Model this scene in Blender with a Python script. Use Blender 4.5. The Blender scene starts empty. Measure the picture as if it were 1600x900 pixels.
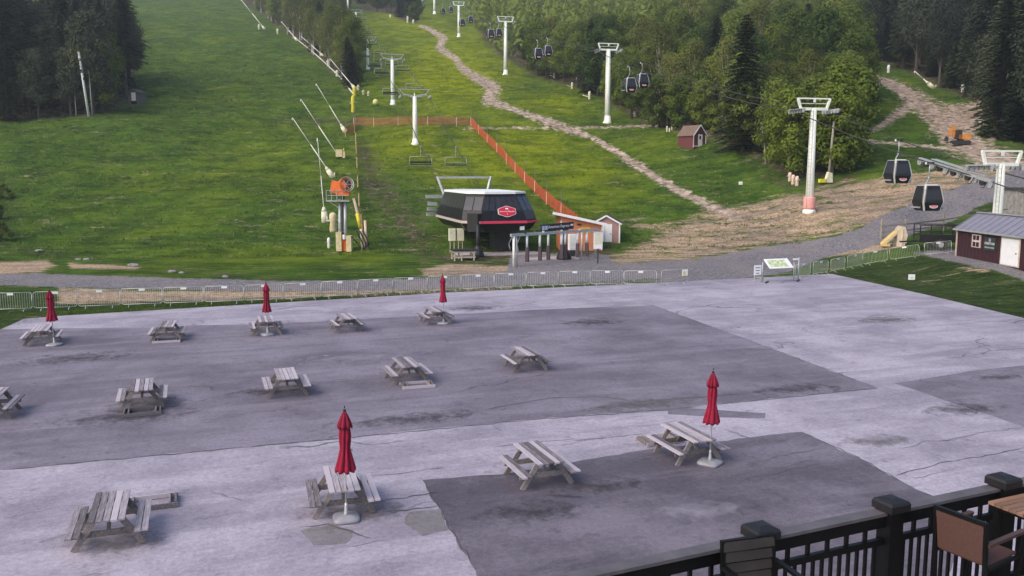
import bpy, bmesh, math, random
import numpy as np
from mathutils import Vector, Matrix, Euler

# ------------------------------------------------------------------ camera, sky, sun, exposure
scene = bpy.context.scene
COL = scene.collection
F_PX, PITCH, CAM_H = 1342.0, math.radians(7.70), 8.05
cam_data = bpy.data.cameras.new('camera')
cam_data.sensor_width = 36.0
cam_data.lens = 36.0 * F_PX / 1600.0
cam_data.clip_start = 0.1
cam_data.clip_end = 6000.0
cam = bpy.data.objects.new('camera', cam_data)
COL.objects.link(cam)
cam.location = (0, 0, CAM_H)
cam.rotation_euler = (math.radians(90) - PITCH, 0, 0)
scene.camera = cam

SUN_EL, SUN_AZ = math.radians(42), math.radians(-128)      # azimuth measured from +y towards +x
world = bpy.data.worlds.new('World')
scene.world = world
world.use_nodes = True
wn = world.node_tree
sky = wn.nodes.new('ShaderNodeTexSky')
sky.sky_type = 'NISHITA'
sky.sun_disc = False
sky.sun_elevation = SUN_EL
sky.sun_rotation = SUN_AZ
sky.dust_density = 3.0
sky.ozone_density = 1.0
wn.links.new(sky.outputs[0], wn.nodes['Background'].inputs[0])
wn.nodes['Background'].inputs[1].default_value = 0.15
sun_data = bpy.data.lights.new('sun', 'SUN')
sun_data.energy = 1.2
sun_data.angle = math.radians(50)
sun_data.color = (1.0, 0.91, 0.74)
sun = bpy.data.objects.new('sun', sun_data)
COL.objects.link(sun)
sd = Vector((math.sin(SUN_AZ) * math.cos(SUN_EL), math.cos(SUN_AZ) * math.cos(SUN_EL), math.sin(SUN_EL)))
sun.rotation_euler = sd.to_track_quat('Z', 'Y').to_euler()
sun.location = sd * 300
scene.view_settings.view_transform = 'Standard'
scene.view_settings.look = 'None'
scene.view_settings.exposure = 0.60
scene.view_settings.gamma = 1.0

HAZE = .00027                                              # density of the morning haze built at the end
rnd = random.Random(7)
R = math.radians
UDIR = R(20.5)                                             # the plaza's own grid direction
U = Vector((math.cos(UDIR), math.sin(UDIR), 0))
V = Vector((-math.sin(UDIR), math.cos(UDIR), 0))
CP, SP = math.cos(PITCH), math.sin(PITCH)

# ------------------------------------------------------------------ survey helpers (photograph -> place)
def ray(px, row):
    X, Y = (px - 800) / F_PX, (row - 450) / F_PX
    return Vector((X, CP - Y * SP, -SP - Y * CP))

def G(px, row, z=0.0):
    d = ray(px, row); t = (z - CAM_H) / d.z
    return Vector((0, 0, CAM_H)) + d * t

def D(px, row, y):
    d = ray(px, row); t = y / d.y
    return Vector((0, 0, CAM_H)) + d * t

def project(x, y, z):
    z = z - CAM_H
    d = y * CP - z * SP
    v = -(z * CP + y * SP)
    dd = np.where(d > 0.5, d, 0.5)
    return 800 + F_PX * x / dd, 450 + F_PX * v / dd, d

def ss(a, b, v):
    t = np.clip((v - a) / (b - a), 0, 1)
    return t * t * (3 - 2 * t)

PY = np.array([-200, 60, 72, 80, 85, 90, 95, 100, 105, 112, 120, 135, 150, 168, 189, 220, 268, 320, 383, 440, 500, 620, 760, 900, 1200], float)
PZ = np.array([-.06, -.06, -.05, .02, .25, .75, 1.45, 2.35, 3.4, 4.9, 6.7, 10.2, 13.8, 18.0, 23.2, 30.0, 40.5, 53.5, 70, 85, 101, 134, 172, 205, 250], float)
_yy = np.linspace(-200, 1200, 2801)
_zz = np.interp(_yy, PY, PZ)
_k = np.hanning(25); _k /= _k.sum()
_zz = np.convolve(np.pad(_zz, 12, mode='edge'), _k, mode='valid')

def hz(x, y):
    x = np.asarray(x, float); y = np.asarray(y, float)
    ye = y + 6 * ss(12, 35, x) * ss(40, 80, y) + 8 * ss(35, 52, x) * ss(50, 85, y)
    z = np.interp(ye, _yy, _zz)
    z = z + 1.2 * ss(28, 37, x) * ss(50, 66, y)
    w = ss(95, 150, y)
    z = z + w * (0.5 * np.sin(x * .061 + y * .043) + .45 * np.sin(x * .11 - y * .07 + 1.3) + .25 * np.sin(x * .23 + y * .19 + .4))
    z = z + ss(76, 84, y) * .06 * np.sin(x * .9 + 1.1 * np.sin(y * .7)) * np.sin(y * 1.1 + x * .2)
    # ditch at the foot of the left slope
    z = z - .35 * np.exp(-((y - 82 - .12 * (x + 40)) / 2.2) ** 2) * ss(-8, -22, x)
    return z

_ty = 30.0 * 1.0035 ** np.arange(1030)
def T(px, row):
    """where the line of sight through a photograph point meets the ground"""
    d = ray(px, row); k = _ty / d.y
    gap = CAM_H + d.z * k - hz(d.x * k, _ty)
    i = int(np.argmax(gap < 0))
    if i == 0: return D(px, row, 900)
    t = gap[i - 1] / (gap[i - 1] - gap[i]); y = _ty[i - 1] + t * (_ty[i] - _ty[i - 1])
    return ground(d.x * y / d.y, y)

def ground(x, y):
    return Vector((x, y, float(hz(x, y))))

# ------------------------------------------------------------------ materials
MATS = {}
def nodes_of(m):
    m.use_nodes = True
    return m.node_tree, m.node_tree.nodes, m.node_tree.links

def mat(name, col, rough=.75, metal=0.0, var=.12, scale=2.5, bump=0.0, rand=0.0, stretch=(1, 1, 1), spec=.4, dirt=None):
    if name in MATS: return MATS[name]
    m = bpy.data.materials.new(name); MATS[name] = m
    nt, N, L = nodes_of(m)
    b = N['Principled BSDF']
    b.inputs['Roughness'].default_value = rough
    b.inputs['Metallic'].default_value = metal
    b.inputs['Specular IOR Level'].default_value = spec
    tc = N.new('ShaderNodeTexCoord'); mp = N.new('ShaderNodeMapping')
    mp.inputs['Scale'].default_value = stretch
    L.new(tc.outputs['Object'], mp.inputs['Vector'])
    no = N.new('ShaderNodeTexNoise'); no.inputs['Scale'].default_value = scale; no.inputs['Detail'].default_value = 6
    no.inputs['Roughness'].default_value = .65
    L.new(mp.outputs[0], no.inputs['Vector'])
    fac = no.outputs['Fac']
    if rand:
        oi = N.new('ShaderNodeObjectInfo')
        ad = N.new('ShaderNodeMath'); ad.operation = 'MULTIPLY_ADD'
        L.new(oi.outputs['Random'], ad.inputs[0]); ad.inputs[1].default_value = rand; L.new(fac, ad.inputs[2])
        su = N.new('ShaderNodeMath'); su.operation = 'SUBTRACT'; L.new(ad.outputs[0], su.inputs[0]); su.inputs[1].default_value = rand / 2
        fac = su.outputs[0]
    cr = N.new('ShaderNodeValToRGB')
    c = Vector(col)
    lo = c * (1 - 1.6 * var); hi = c * (1 + 1.6 * var)
    cr.color_ramp.elements[0].position = .25; cr.color_ramp.elements[1].position = .75
    cr.color_ramp.elements[0].color = (*[max(0, v) for v in lo], 1)
    cr.color_ramp.elements[1].color = (*[min(1, v) for v in hi], 1)
    L.new(fac, cr.inputs[0])
    out = cr.outputs[0]
    if dirt:
        n2 = N.new('ShaderNodeTexNoise'); n2.inputs['Scale'].default_value = scale * .45; n2.inputs['Detail'].default_value = 8
        L.new(tc.outputs['Object'], n2.inputs['Vector'])
        r2 = N.new('ShaderNodeValToRGB'); r2.color_ramp.elements[0].position = .52; r2.color_ramp.elements[1].position = .7
        L.new(n2.outputs['Fac'], r2.inputs[0])
        mx = N.new('ShaderNodeMix'); mx.data_type = 'RGBA'
        ml = N.new('ShaderNodeMath'); ml.operation = 'MULTIPLY'; ml.inputs[1].default_value = .6
        L.new(r2.outputs[0], ml.inputs[0]); L.new(ml.outputs[0], mx.inputs['Factor'])
        L.new(out, mx.inputs['A']); mx.inputs['B'].default_value = (*dirt, 1)
        out = mx.outputs['Result']
    L.new(out, b.inputs['Base Color'])
    if bump:
        bp = N.new('ShaderNodeBump'); bp.inputs['Strength'].default_value = bump; bp.inputs['Distance'].default_value = .02
        L.new(no.outputs['Fac'], bp.inputs['Height']); L.new(bp.outputs[0], b.inputs['Normal'])
    return m

def M(name): return MATS[name]
mat('white_paint', (.72, .72, .70), .5, dirt=(.42, .40, .36))
mat('tower_paint', (.86, .87, .80), .5, var=.04, dirt=(.72, .71, .62))
mat('galvanised', (.42, .43, .45), .45, .35, var=.18)
mat('barrier_steel', (.44, .45, .44), .45, .25, var=.15, rand=.3)
mat('dark_steel', (.035, .035, .04), .45, .2)
mat('black_paint', (.012, .012, .014), .5)
mat('rope_steel', (.05, .05, .052), .6, .3)
mat('plate_white', (.78, .78, .80), .5, var=.05)
mat('weathered_wood', (.285, .252, .285), .85, var=.38, scale=5, bump=.35, rand=.7, stretch=(7, .6, 7))
mat('wood_underframe', (.19, .165, .165), .88, var=.3, scale=5, bump=.3, rand=.4, stretch=(3, 3, 3))
mat('umbrella_cloth', (.235, .005, .030), .85, var=.28, scale=6, bump=.2, rand=.2)
mat('umbrella_pole', (.62, .62, .64), .35, .5, var=.08)
mat('base_plastic', (.29, .285, .325), .5, var=.3, dirt=(.2, .19, .21))
mat('terminal_black', (.008, .0075, .010), .4, var=.3, spec=.3)
mat('terminal_grey', (.030, .029, .032), .3, var=.3)
mat('terminal_glass', (.026, .024, .032), .14, var=.3, spec=.5)
mat('roof_white', (.82, .82, .84), .5, var=.05)
mat('stripe_red', (.62, .045, .10), .45, var=.1)
mat('stripe_pale', (.50, .42, .40), .5, var=.1)
mat('sign_red', (.50, .012, .045), .4, var=.05)
mat('concrete_pad', (.40, .34, .34), .85, var=.12, bump=.2)
mat('pale_timber', (.52, .44, .36), .8, var=.15)
mat('orange_siding', (.62, .22, .10), .75, var=.12, stretch=(1, 1, 6))
mat('pink_siding', (.36, .20, .18), .75, var=.12, stretch=(1, 1, 6))
mat('maroon_siding', (.040, .012, .018), .7, var=.25, stretch=(8, 8, .6))
mat('grey_roof', (.20, .195, .25), .6, var=.1)
mat('dark_shingle', (.055, .052, .055), .85, var=.3, scale=8)
mat('brown_shingle', (.16, .11, .085), .85, var=.3, scale=6)
mat('window_dark', (.02, .02, .022), .15)
mat('yellow_sign', (.70, .55, .01), .5)
mat('tan_pad', (.58, .50, .30), .8, var=.2, bump=.3)
mat('cream_pad', (.66, .64, .48), .8, var=.15, bump=.3)
mat('yellow_pad', (.66, .55, .04), .75, var=.15, bump=.3)
mat('orange_paint', (.76, .16, .03), .5, var=.15)
mat('excavator_orange', (.55, .21, .03), .55, var=.2, dirt=(.2, .09, .04))
mat('pole_wood', (.27, .25, .19), .85, var=.25, stretch=(5, 5, .5))
mat('bark', (.075, .062, .052), .9, var=.35, scale=4, bump=.4, rand=.4, stretch=(4, 4, .7))
mat('birch_bark', (.42, .40, .34), .85, var=.3, scale=4, stretch=(1.5, 1.5, 3))
mat('bamboo', (.52, .36, .22), .8, var=.2)
mat('rubber', (.02, .02, .022), .7)
mat('slide_plastic', (.62, .47, .22), .55, var=.15)
mat('slide_cream', (.62, .52, .44), .55, var=.15)
mat('fence_rail', (.16, .145, .135), .85, var=.3, stretch=(1, 1, 4))
mat('stone', (.28, .26, .25), .9, var=.35, scale=2, bump=.6)
mat('rock', (.24, .23, .23), .9, var=.3, scale=3, bump=.6)
mat('rail_black', (.004, .004, .0045), .5, var=.3, spec=.25)
mat('rail_sky_sheen', (.10, .09, .10), .55, var=.25)  # grey colour stands in for sky reflected on the black rail's top
mat('sling_brown', (.088, .043, .036), .75, var=.12, stretch=(20, 20, 20))
mat('chair_slat', (.040, .033, .032), .6, var=.25)
mat('table_slat', (.22, .125, .085), .65, var=.25, rand=.35, stretch=(.7, 8, 8))
mat('deck_board', (.16, .14, .13), .8, var=.25, rand=.4, stretch=(.6, 6, 6))
mat('map_green', (.48, .56, .34), .6, var=.4, scale=6)
mat('ink', (.02, .02, .025), .6)
mat('screen_board', (.012, .013, .03), .35)
mat('pad_black', (.018, .018, .02), .8)
mat('lance_metal', (.66, .66, .60), .5, .1, var=.1)

def leaf_mat(name, c1, c2, trans=.25):
    m = bpy.data.materials.new(name); MATS[name] = m
    nt, N, L = nodes_of(m)
    b = N['Principled BSDF']; b.inputs['Roughness'].default_value = .75; b.inputs['Specular IOR Level'].default_value = .15
    oi = N.new('ShaderNodeObjectInfo'); tc = N.new('ShaderNodeTexCoord')
    no = N.new('ShaderNodeTexNoise'); no.inputs['Scale'].default_value = .55; no.inputs['Detail'].default_value = 5
    no.inputs['Roughness'].default_value = .7
    L.new(tc.outputs['Object'], no.inputs['Vector'])
    a = N.new('ShaderNodeMath'); a.operation = 'MULTIPLY_ADD'; a.inputs[1].default_value = .75
    L.new(oi.outputs['Random'], a.inputs[0]); L.new(no.outputs['Fac'], a.inputs[2])
    s = N.new('ShaderNodeMath'); s.operation = 'SUBTRACT'; s.inputs[1].default_value = .42; L.new(a.outputs[0], s.inputs[0])
    cr = N.new('ShaderNodeValToRGB')
    cr.color_ramp.elements[0].position = .08; cr.color_ramp.elements[1].position = .88
    cr.color_ramp.elements[0].color = (*c1, 1); cr.color_ramp.elements[1].color = (*c2, 1)
    L.new(s.outputs[0], cr.inputs[0]); L.new(cr.outputs[0], b.inputs['Base Color'])
    tr = N.new('ShaderNodeBsdfTranslucent'); L.new(cr.outputs[0], tr.inputs[0])
    mx = N.new('ShaderNodeMixShader'); mx.inputs[0].default_value = trans
    L.new(b.outputs[0], mx.inputs[1]); L.new(tr.outputs[0], mx.inputs[2])
    L.new(mx.outputs[0], N['Material Output'].inputs[0])
    return m
leaf_mat('leaf_green', (.048, .084, .020), (.195, .245, .045), .4)
leaf_mat('leaf_bright', (.085, .130, .018), (.215, .270, .036), .35)
leaf_mat('leaf_olive', (.085, .105, .026), (.210, .225, .055), .35)
leaf_mat('needle_dark', (.022, .032, .018), (.058, .074, .034), .2)
leaf_mat('needle_grey', (.034, .042, .028), (.078, .090, .052), .25)
leaf_mat('grass_blade', (.050, .100, .014), (.150, .205, .026), .3)
leaf_mat('grass_dry', (.16, .19, .05), (.30, .30, .12), .3)

def net_mat():
    m = bpy.data.materials.new('orange_net'); MATS['orange_net'] = m
    nt, N, L = nodes_of(m)
    b = N['Principled BSDF']; b.inputs['Base Color'].default_value = (.56, .075, .040, 1); b.inputs['Roughness'].default_value = .7
    tc = N.new('ShaderNodeTexCoord'); no = N.new('ShaderNodeTexNoise'); no.inputs['Scale'].default_value = 1.2
    L.new(tc.outputs['Object'], no.inputs['Vector'])
    mr = N.new('ShaderNodeMapRange'); mr.inputs['To Min'].default_value = .40; mr.inputs['To Max'].default_value = .78
    L.new(no.outputs['Fac'], mr.inputs['Value'])
    t = N.new('ShaderNodeBsdfTransparent'); mx = N.new('ShaderNodeMixShader')
    L.new(mr.outputs[0], mx.inputs[0]); L.new(t.outputs[0], mx.inputs[1]); L.new(b.outputs[0], mx.inputs[2])
    L.new(mx.outputs[0], N['Material Output'].inputs[0])
net_mat()
def net_mat2():
    m = MATS['orange_net'].copy(); m.name = 'faded_net'; MATS['faded_net'] = m
    for n in m.node_tree.nodes:
        if n.type == 'MAP_RANGE': n.inputs['To Min'].default_value = .18; n.inputs['To Max'].default_value = .42
        if n.type == 'BSDF_PRINCIPLED': n.inputs['Base Color'].default_value = (.40, .095, .05, 1)
net_mat2()

def asphalt(name, base, dark, light, crack=.5, stain=.5, seed=0.0):
    m = bpy.data.materials.new(name); MATS[name] = m
    nt, N, L = nodes_of(m); b = N['Principled BSDF']
    b.inputs['Roughness'].default_value = .82; b.inputs['Specular IOR Level'].default_value = .3
    tc = N.new('ShaderNodeTexCoord'); mp = N.new('ShaderNodeMapping')
    mp.inputs['Location'].default_value = (seed, seed * .7, 0); mp.inputs['Rotation'].default_value = (0, 0, -UDIR)
    L.new(tc.outputs['Object'], mp.inputs['Vector'])
    def noise(scale, detail=6, rough=.6, st=None):
        n = N.new('ShaderNodeTexNoise'); n.inputs['Scale'].default_value = scale; n.inputs['Detail'].default_value = detail
        n.inputs['Roughness'].default_value = rough
        if st:
            q = N.new('ShaderNodeMapping'); q.inputs['Scale'].default_value = st; L.new(mp.outputs[0], q.inputs['Vector']); L.new(q.outputs[0], n.inputs['Vector'])
        else: L.new(mp.outputs[0], n.inputs['Vector'])
        return n.outputs['Fac']
    def ramp(f, p0, p1, c0=(0, 0, 0), c1=(1, 1, 1)):
        r = N.new('ShaderNodeValToRGB'); r.color_ramp.elements[0].position = p0; r.color_ramp.elements[1].position = p1
        r.color_ramp.elements[0].color = (*c0, 1); r.color_ramp.elements[1].color = (*c1, 1); L.new(f, r.inputs[0]); return r.outputs[0]
    def mix(f, a, bb, amt=1.0, mode='MIX'):
        x = N.new('ShaderNodeMix'); x.data_type = 'RGBA'; x.blend_type = mode
        if f is None: x.inputs['Factor'].default_value = amt
        elif amt != 1.0:
            k = N.new('ShaderNodeMath'); k.operation = 'MULTIPLY'; k.inputs[1].default_value = amt; L.new(f, k.inputs[0]); L.new(k.outputs[0], x.inputs['Factor'])
        else: L.new(f, x.inputs['Factor'])
        for nm, v in (('A', a), ('B', bb)):
            if isinstance(v, tuple): x.inputs[nm].default_value = (*v, 1)
            else: L.new(v, x.inputs[nm])
        return x.outputs['Result']
    c = ramp(noise(.20, 10, .70), .40, .60, dark, light)
    c = mix(None, c, base, .15)
    # tyre and plough streaks along the grid
    c = mix(ramp(noise(.35, 7, .6, (.25, 2.2, 1)), .50, .62), c, dark, .6 * stain)
    c = mix(ramp(noise(.5, 7, .6, (.3, 1.6, 1)), .55, .64), c, light, .6 * stain)
    c = mix(ramp(noise(1.4, 8, .7), .57, .66), c, tuple(v * .6 for v in dark), .55 * stain)
    # aggregate
    c = mix(ramp(noise(26, 3, .8), .35, .7, (.80, .80, .80), (1.14, 1.14, 1.14)), c, c, 0.0) if False else c
    gr = ramp(noise(7, 8, .95), .40, .60, (.70, .70, .70), (1.28, 1.28, 1.28))
    c = mix(None, c, gr, .85, 'MULTIPLY')
    # cracks
    dist = N.new('ShaderNodeTexNoise'); dist.inputs['Scale'].default_value = .9; dist.inputs['Detail'].default_value = 5
    L.new(mp.outputs[0], dist.inputs['Vector'])
    vm = N.new('ShaderNodeVectorMath'); vm.operation = 'MULTIPLY_ADD'; vm.inputs[1].default_value = (1.6, 1.6, 0)
    L.new(dist.outputs['Color'], vm.inputs[0])
    sc = N.new('ShaderNodeMapping'); sc.inputs['Scale'].default_value = (.7, 1.5, 1); L.new(mp.outputs[0], sc.inputs['Vector'])
    L.new(sc.outputs[0], vm.inputs[2])
    vo = N.new('ShaderNodeTexVoronoi'); vo.feature = 'DISTANCE_TO_EDGE'; vo.inputs['Scale'].default_value = .17
    L.new(vm.outputs[0], vo.inputs['Vector'])
    ck = ramp(vo.outputs['Distance'], .002, .012, (1, 1, 1), (0, 0, 0))
    part = ramp(noise(.22, 3, .5), .5, .62)
    kk = N.new('ShaderNodeMath'); kk.operation = 'MULTIPLY'; L.new(ck, kk.inputs[0]); L.new(part, kk.inputs[1])
    c = mix(kk.outputs[0], c, tuple(v * .35 for v in dark), crack)
    L.new(c, b.inputs['Base Color'])
    bp = N.new('ShaderNodeBump'); bp.inputs['Strength'].default_value = .35; bp.inputs['Distance'].default_value = .01
    L.new(noise(24, 4, .8), bp.inputs['Height']); L.new(bp.outputs[0], b.inputs['Normal'])
asphalt('asphalt_light', (.330, .295, .364), (.230, .204, .258), (.415, .376, .448), .95, .9)
asphalt('asphalt_dark', (.176, .154, .198), (.122, .106, .138), (.232, .205, .258), .6, .95, 31.0)
asphalt('asphalt_patch', (.132, .115, .147), (.084, .072, .094), (.186, .164, .206), .4, .9, 77.0)
asphalt('asphalt_repair', (.215, .197, .215), (.16, .145, .158), (.265, .245, .262), .3, .5, 12.0)

def ground_material():
    m = bpy.data.materials.new('hillside_ground'); MATS['hillside_ground'] = m
    nt, N, L = nodes_of(m); b = N['Principled BSDF']
    b.inputs['Roughness'].default_value = .95; b.inputs['Specular IOR Level'].default_value = .03
    tc = N.new('ShaderNodeTexCoord')
    def noise(scale, detail=6, rough=.6, st=None):
        n = N.new('ShaderNodeTexNoise'); n.inputs['Scale'].default_value = scale; n.inputs['Detail'].default_value = detail
        n.inputs['Roughness'].default_value = rough
        if st:
            q = N.new('ShaderNodeMapping'); q.inputs['Scale'].default_value = st; L.new(tc.outputs['Object'], q.inputs['Vector']); L.new(q.outputs[0], n.inputs['Vector'])
        else: L.new(tc.outputs['Object'], n.inputs['Vector'])
        return n.outputs['Fac']
    def ramp(f, stops):
        r = N.new('ShaderNodeValToRGB'); e = r.color_ramp.elements
        while len(e) < len(stops): e.new(.5)
        for i, (p, c) in enumerate(stops): e[i].position = p; e[i].color = (*c, 1)
        L.new(f, r.inputs[0]); return r.outputs[0]
    def mix(f, a, bb, mode='MIX', amt=1.0):
        x = N.new('ShaderNodeMix'); x.data_type = 'RGBA'; x.blend_type = mode
        if f is None: x.inputs['Factor'].default_value = amt
        else: L.new(f, x.inputs['Factor'])
        for nm, v in (('A', a), ('B', bb)):
            if isinstance(v, tuple): x.inputs[nm].default_value = (*v, 1)
            else: L.new(v, x.inputs[nm])
        return x.outputs['Result']
    def math_(op, a, bb):
        k = N.new('ShaderNodeMath'); k.operation = op
        for i, v in enumerate((a, bb)):
            if isinstance(v, (int, float)): k.inputs[i].default_value = v
            else: L.new(v, k.inputs[i])
        return k.outputs[0]
    def attr(n):
        a = N.new('ShaderNodeAttribute'); a.attribute_name = n
        s = N.new('ShaderNodeSeparateColor'); L.new(a.outputs['Color'], s.inputs[0])
        return s.outputs[0], s.outputs[1], s.outputs[2]
    gravel, dirt, straw = attr('cover'); lush_lit, soil, lawn = attr('growth_light')
    BW = ((0, (0, 0, 0)), (1, (1, 1, 1)))
    def ragged(a, n, amt=.75, p0=.42, p1=.62):
        v = math_('ADD', a, math_('MULTIPLY', math_('SUBTRACT', n, .5), amt))
        return ramp(v, ((p0, (0, 0, 0)), (p1, (1, 1, 1))))
    n_s = noise(.9, 8, .68); n_m = noise(.22, 8, .65); n_l = noise(.05, 6, .6); n_f = noise(5, 6, .75)
    n_st = noise(.5, 8, .68, (.35, 1.6, 1))
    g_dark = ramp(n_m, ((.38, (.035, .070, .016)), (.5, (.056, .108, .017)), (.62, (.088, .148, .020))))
    g_lush_lit = ramp(n_m, ((.38, (.130, .172, .004)), (.5, (.215, .258, .005)), (.62, (.295, .325, .010))))  # yellow-green grass, brightened to carry the light on the central slope
    c = mix(ragged(lush_lit, n_l, 1.0, .05, .95), g_dark, g_lush_lit)
    c = mix(lawn, c, ramp(n_s, ((.3, (.026, .046, .018)), (.7, (.050, .078, .026)))))
    # coarse tussocks and dry stalks
    c = mix(ramp(n_st, ((.48, (0, 0, 0)), (.60, (.85, .85, .85)))), c, mix(None, c, (.55, .60, .50), 'MULTIPLY', 1.0))
    c = mix(ramp(noise(1.6, 8, .7, (.5, 1.4, 1)), ((.52, (0, 0, 0)), (.64, (.38, .38, .38)))), c, (.155, .190, .024))
    c = mix(ramp(n_f, ((.40, (.75, .75, .75)), (.5, (0, 0, 0)))), c, mix(None, c, (.42, .46, .42), 'MULTIPLY', 1.0))
    c = mix(ragged(soil, n_s, 2.4, .35, .80), c, ramp(n_s, ((.40, (.022, .021, .015)), (.5, (.062, .050, .034)), (.62, (.14, .112, .08)))))
    st = ramp(n_f, ((.38, (.20, .138, .092)), (.5, (.41, .290, .195)), (.62, (.66, .50, .36))))
    st = mix(ramp(noise(.3, 9, .7, (.4, 1.5, 1)), ((.47, (0, 0, 0)), (.58, (.7, .7, .7)))), st, ramp(n_s, ((.40, (.13, .105, .095)), (.6, (.29, .225, .195)))))
    c = mix(ragged(straw, noise(.7, 9, .75, (.35, 1.3, 1)), 3.6, .26, .76), c, st)
    c = mix(ragged(dirt, n_s, 2.2, .30, .70), c, ramp(n_s, ((.38, (.19, .14, .115)), (.5, (.35, .27, .22)), (.62, (.54, .43, .36)))))
    c = mix(ragged(gravel, n_s, 1.6, .34, .66), c, mix(ramp(n_m, ((.45, (0, 0, 0)), (.65, (.6, .6, .6)))), ramp(n_f, ((.38, (.105, .096, .108)), (.5, (.19, .176, .192)), (.62, (.31, .29, .31)))), (.27, .23, .225)))
    L.new(c, b.inputs['Base Color'])
    bp = N.new('ShaderNodeBump'); bp.inputs['Strength'].default_value = .8; bp.inputs['Distance'].default_value = .25
    hgt = math_('ADD', noise(1.3, 8, .75), math_('MULTIPLY', n_f, .35))
    L.new(hgt, bp.inputs['Height']); L.new(bp.outputs[0], b.inputs['Normal'])
ground_material()

# ------------------------------------------------------------------ mesh helpers
class MB:
    def __init__(s): s.v = []; s.f = []; s.arr = []
    def add(s, vs, fs):
        o = len(s.v); s.v += [tuple(v) for v in vs]; s.f += [tuple(i + o for i in f) for f in fs]; return s
    def box(s, c, size, rz=0.0, rot=None):
        hx, hy, hz_ = size[0] / 2, size[1] / 2, size[2] / 2
        Mx = rot if rot is not None else Matrix.Rotation(rz, 3, 'Z')
        P = [Vector(c) + Mx @ Vector((x * hx, y * hy, z * hz_)) for z in (-1, 1) for y in (-1, 1) for x in (-1, 1)]
        return s.add(P, [(0, 2, 3, 1), (4, 5, 7, 6), (0, 1, 5, 4), (2, 6, 7, 3), (1, 3, 7, 5), (0, 4, 6, 2)])
    def bar(s, a, b, w, h=None, up=(0, 0, 1)):
        a = Vector(a); b = Vector(b); h = h or w
        d = (b - a); l = d.length
        if l < 1e-6: return s
        d /= l; up = Vector(up)
        if abs(d.dot(up)) > .97: up = Vector((1, 0, 0)) if abs(d.x) < .9 else Vector((0, 1, 0))
        x = d.cross(up).normalized(); z = x.cross(d).normalized()
        rot = Matrix((x, d, z)).transposed()
        return s.box((a + b) / 2, (w, l, h), rot=rot)
    def tube(s, a, b, r0, r1=None, n=8, caps=True):
        a = Vector(a); b = Vector(b); r1 = r0 if r1 is None else r1
        d = (b - a).normalized()
        up = Vector((0, 0, 1)) if abs(d.z) < .95 else Vector((1, 0, 0))
        x = d.cross(up).normalized(); y = d.cross(x)
        P = []
        for q, r in ((a, r0), (b, r1)):
            for i in range(n):
                t = 2 * math.pi * i / n
                P.append(q + x * (r * math.cos(t)) + y * (r * math.sin(t)))
        Fs = [(i, (i + 1) % n, n + (i + 1) % n, n + i) for i in range(n)]
        if caps: Fs += [tuple(range(n - 1, -1, -1)), tuple(range(n, 2 * n))]
        return s.add(P, Fs)
    def path(s, pts, r, n=6):
        for a, b in zip(pts[:-1], pts[1:]): s.tube(a, b, r, n=n)
        return s
    def lathe(s, prof, n=16, c=(0, 0, 0)):
        P = []; c = Vector(c)
        for r, z in prof:
            for i in range(n):
                t = 2 * math.pi * i / n; P.append(c + Vector((r * math.cos(t), r * math.sin(t), z)))
        Fs = []
        for k in range(len(prof) - 1):
            for i in range(n):
                j = (i + 1) % n; Fs.append((k * n + i, k * n + j, (k + 1) * n + j, (k + 1) * n + i))
        Fs.append(tuple(range(n - 1, -1, -1))); m = (len(prof) - 1) * n; Fs.append(tuple(range(m, m + n)))
        return s.add(P, Fs)
    def rings(s, rings, cap0=True, cap1=True):
        n = len(rings[0]); P = [p for r in rings for p in r]; Fs = []
        for k in range(len(rings) - 1):
            for i in range(n):
                j = (i + 1) % n; Fs.append((k * n + i, k * n + j, (k + 1) * n + j, (k + 1) * n + i))
        if cap0: Fs.append(tuple(range(n - 1, -1, -1)))
        if cap1: m = (len(rings) - 1) * n; Fs.append(tuple(range(m, m + n)))
        return s.add(P, Fs)
    def prism(s, poly, z0, z1):
        return s.rings([[(p[0], p[1], z0) for p in poly], [(p[0], p[1], z1) for p in poly]])
    def slab(s, quad, th):
        """a panel: planar polygon given thickness th along its normal, centred on the outside"""
        q = [Vector(p) for p in quad]
        nrm = (q[1] - q[0]).cross(q[-1] - q[0]).normalized()
        return s.rings([q, [p + nrm * th for p in q]])
    def build(s, name, material, parent=None, smooth=False, kind=None, loc=None):
        me = bpy.data.meshes.new(name)
        if s.arr:                                  # loose quads held as arrays
            q = np.concatenate(s.arr).reshape(-1, 3); nf = len(q) // 4
            me.vertices.add(len(q)); me.vertices.foreach_set('co', q.reshape(-1))
            me.loops.add(nf * 4); me.polygons.add(nf)
            me.loops.foreach_set('vertex_index', np.arange(nf * 4, dtype=np.int32))
            me.polygons.foreach_set('loop_start', np.arange(0, nf * 4, 4, dtype=np.int32))
            me.update(calc_edges=True)
        else:
            me.from_pydata(s.v, [], s.f); me.validate(); me.update()
        if smooth:
            me.polygons.foreach_set('use_smooth', [True] * len(me.polygons))
        me.materials.append(M(material) if isinstance(material, str) else material)
        o = bpy.data.objects.new(name, me); COL.objects.link(o)
        if parent is not None: o.parent = parent
        if loc is not None: o.location = loc
        if kind: o['kind'] = kind
        return o

def fix_normals(o):
    bm = bmesh.new(); bm.from_mesh(o.data); bmesh.ops.recalc_face_normals(bm, faces=bm.faces); bm.to_mesh(o.data); bm.free(); return o

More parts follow.
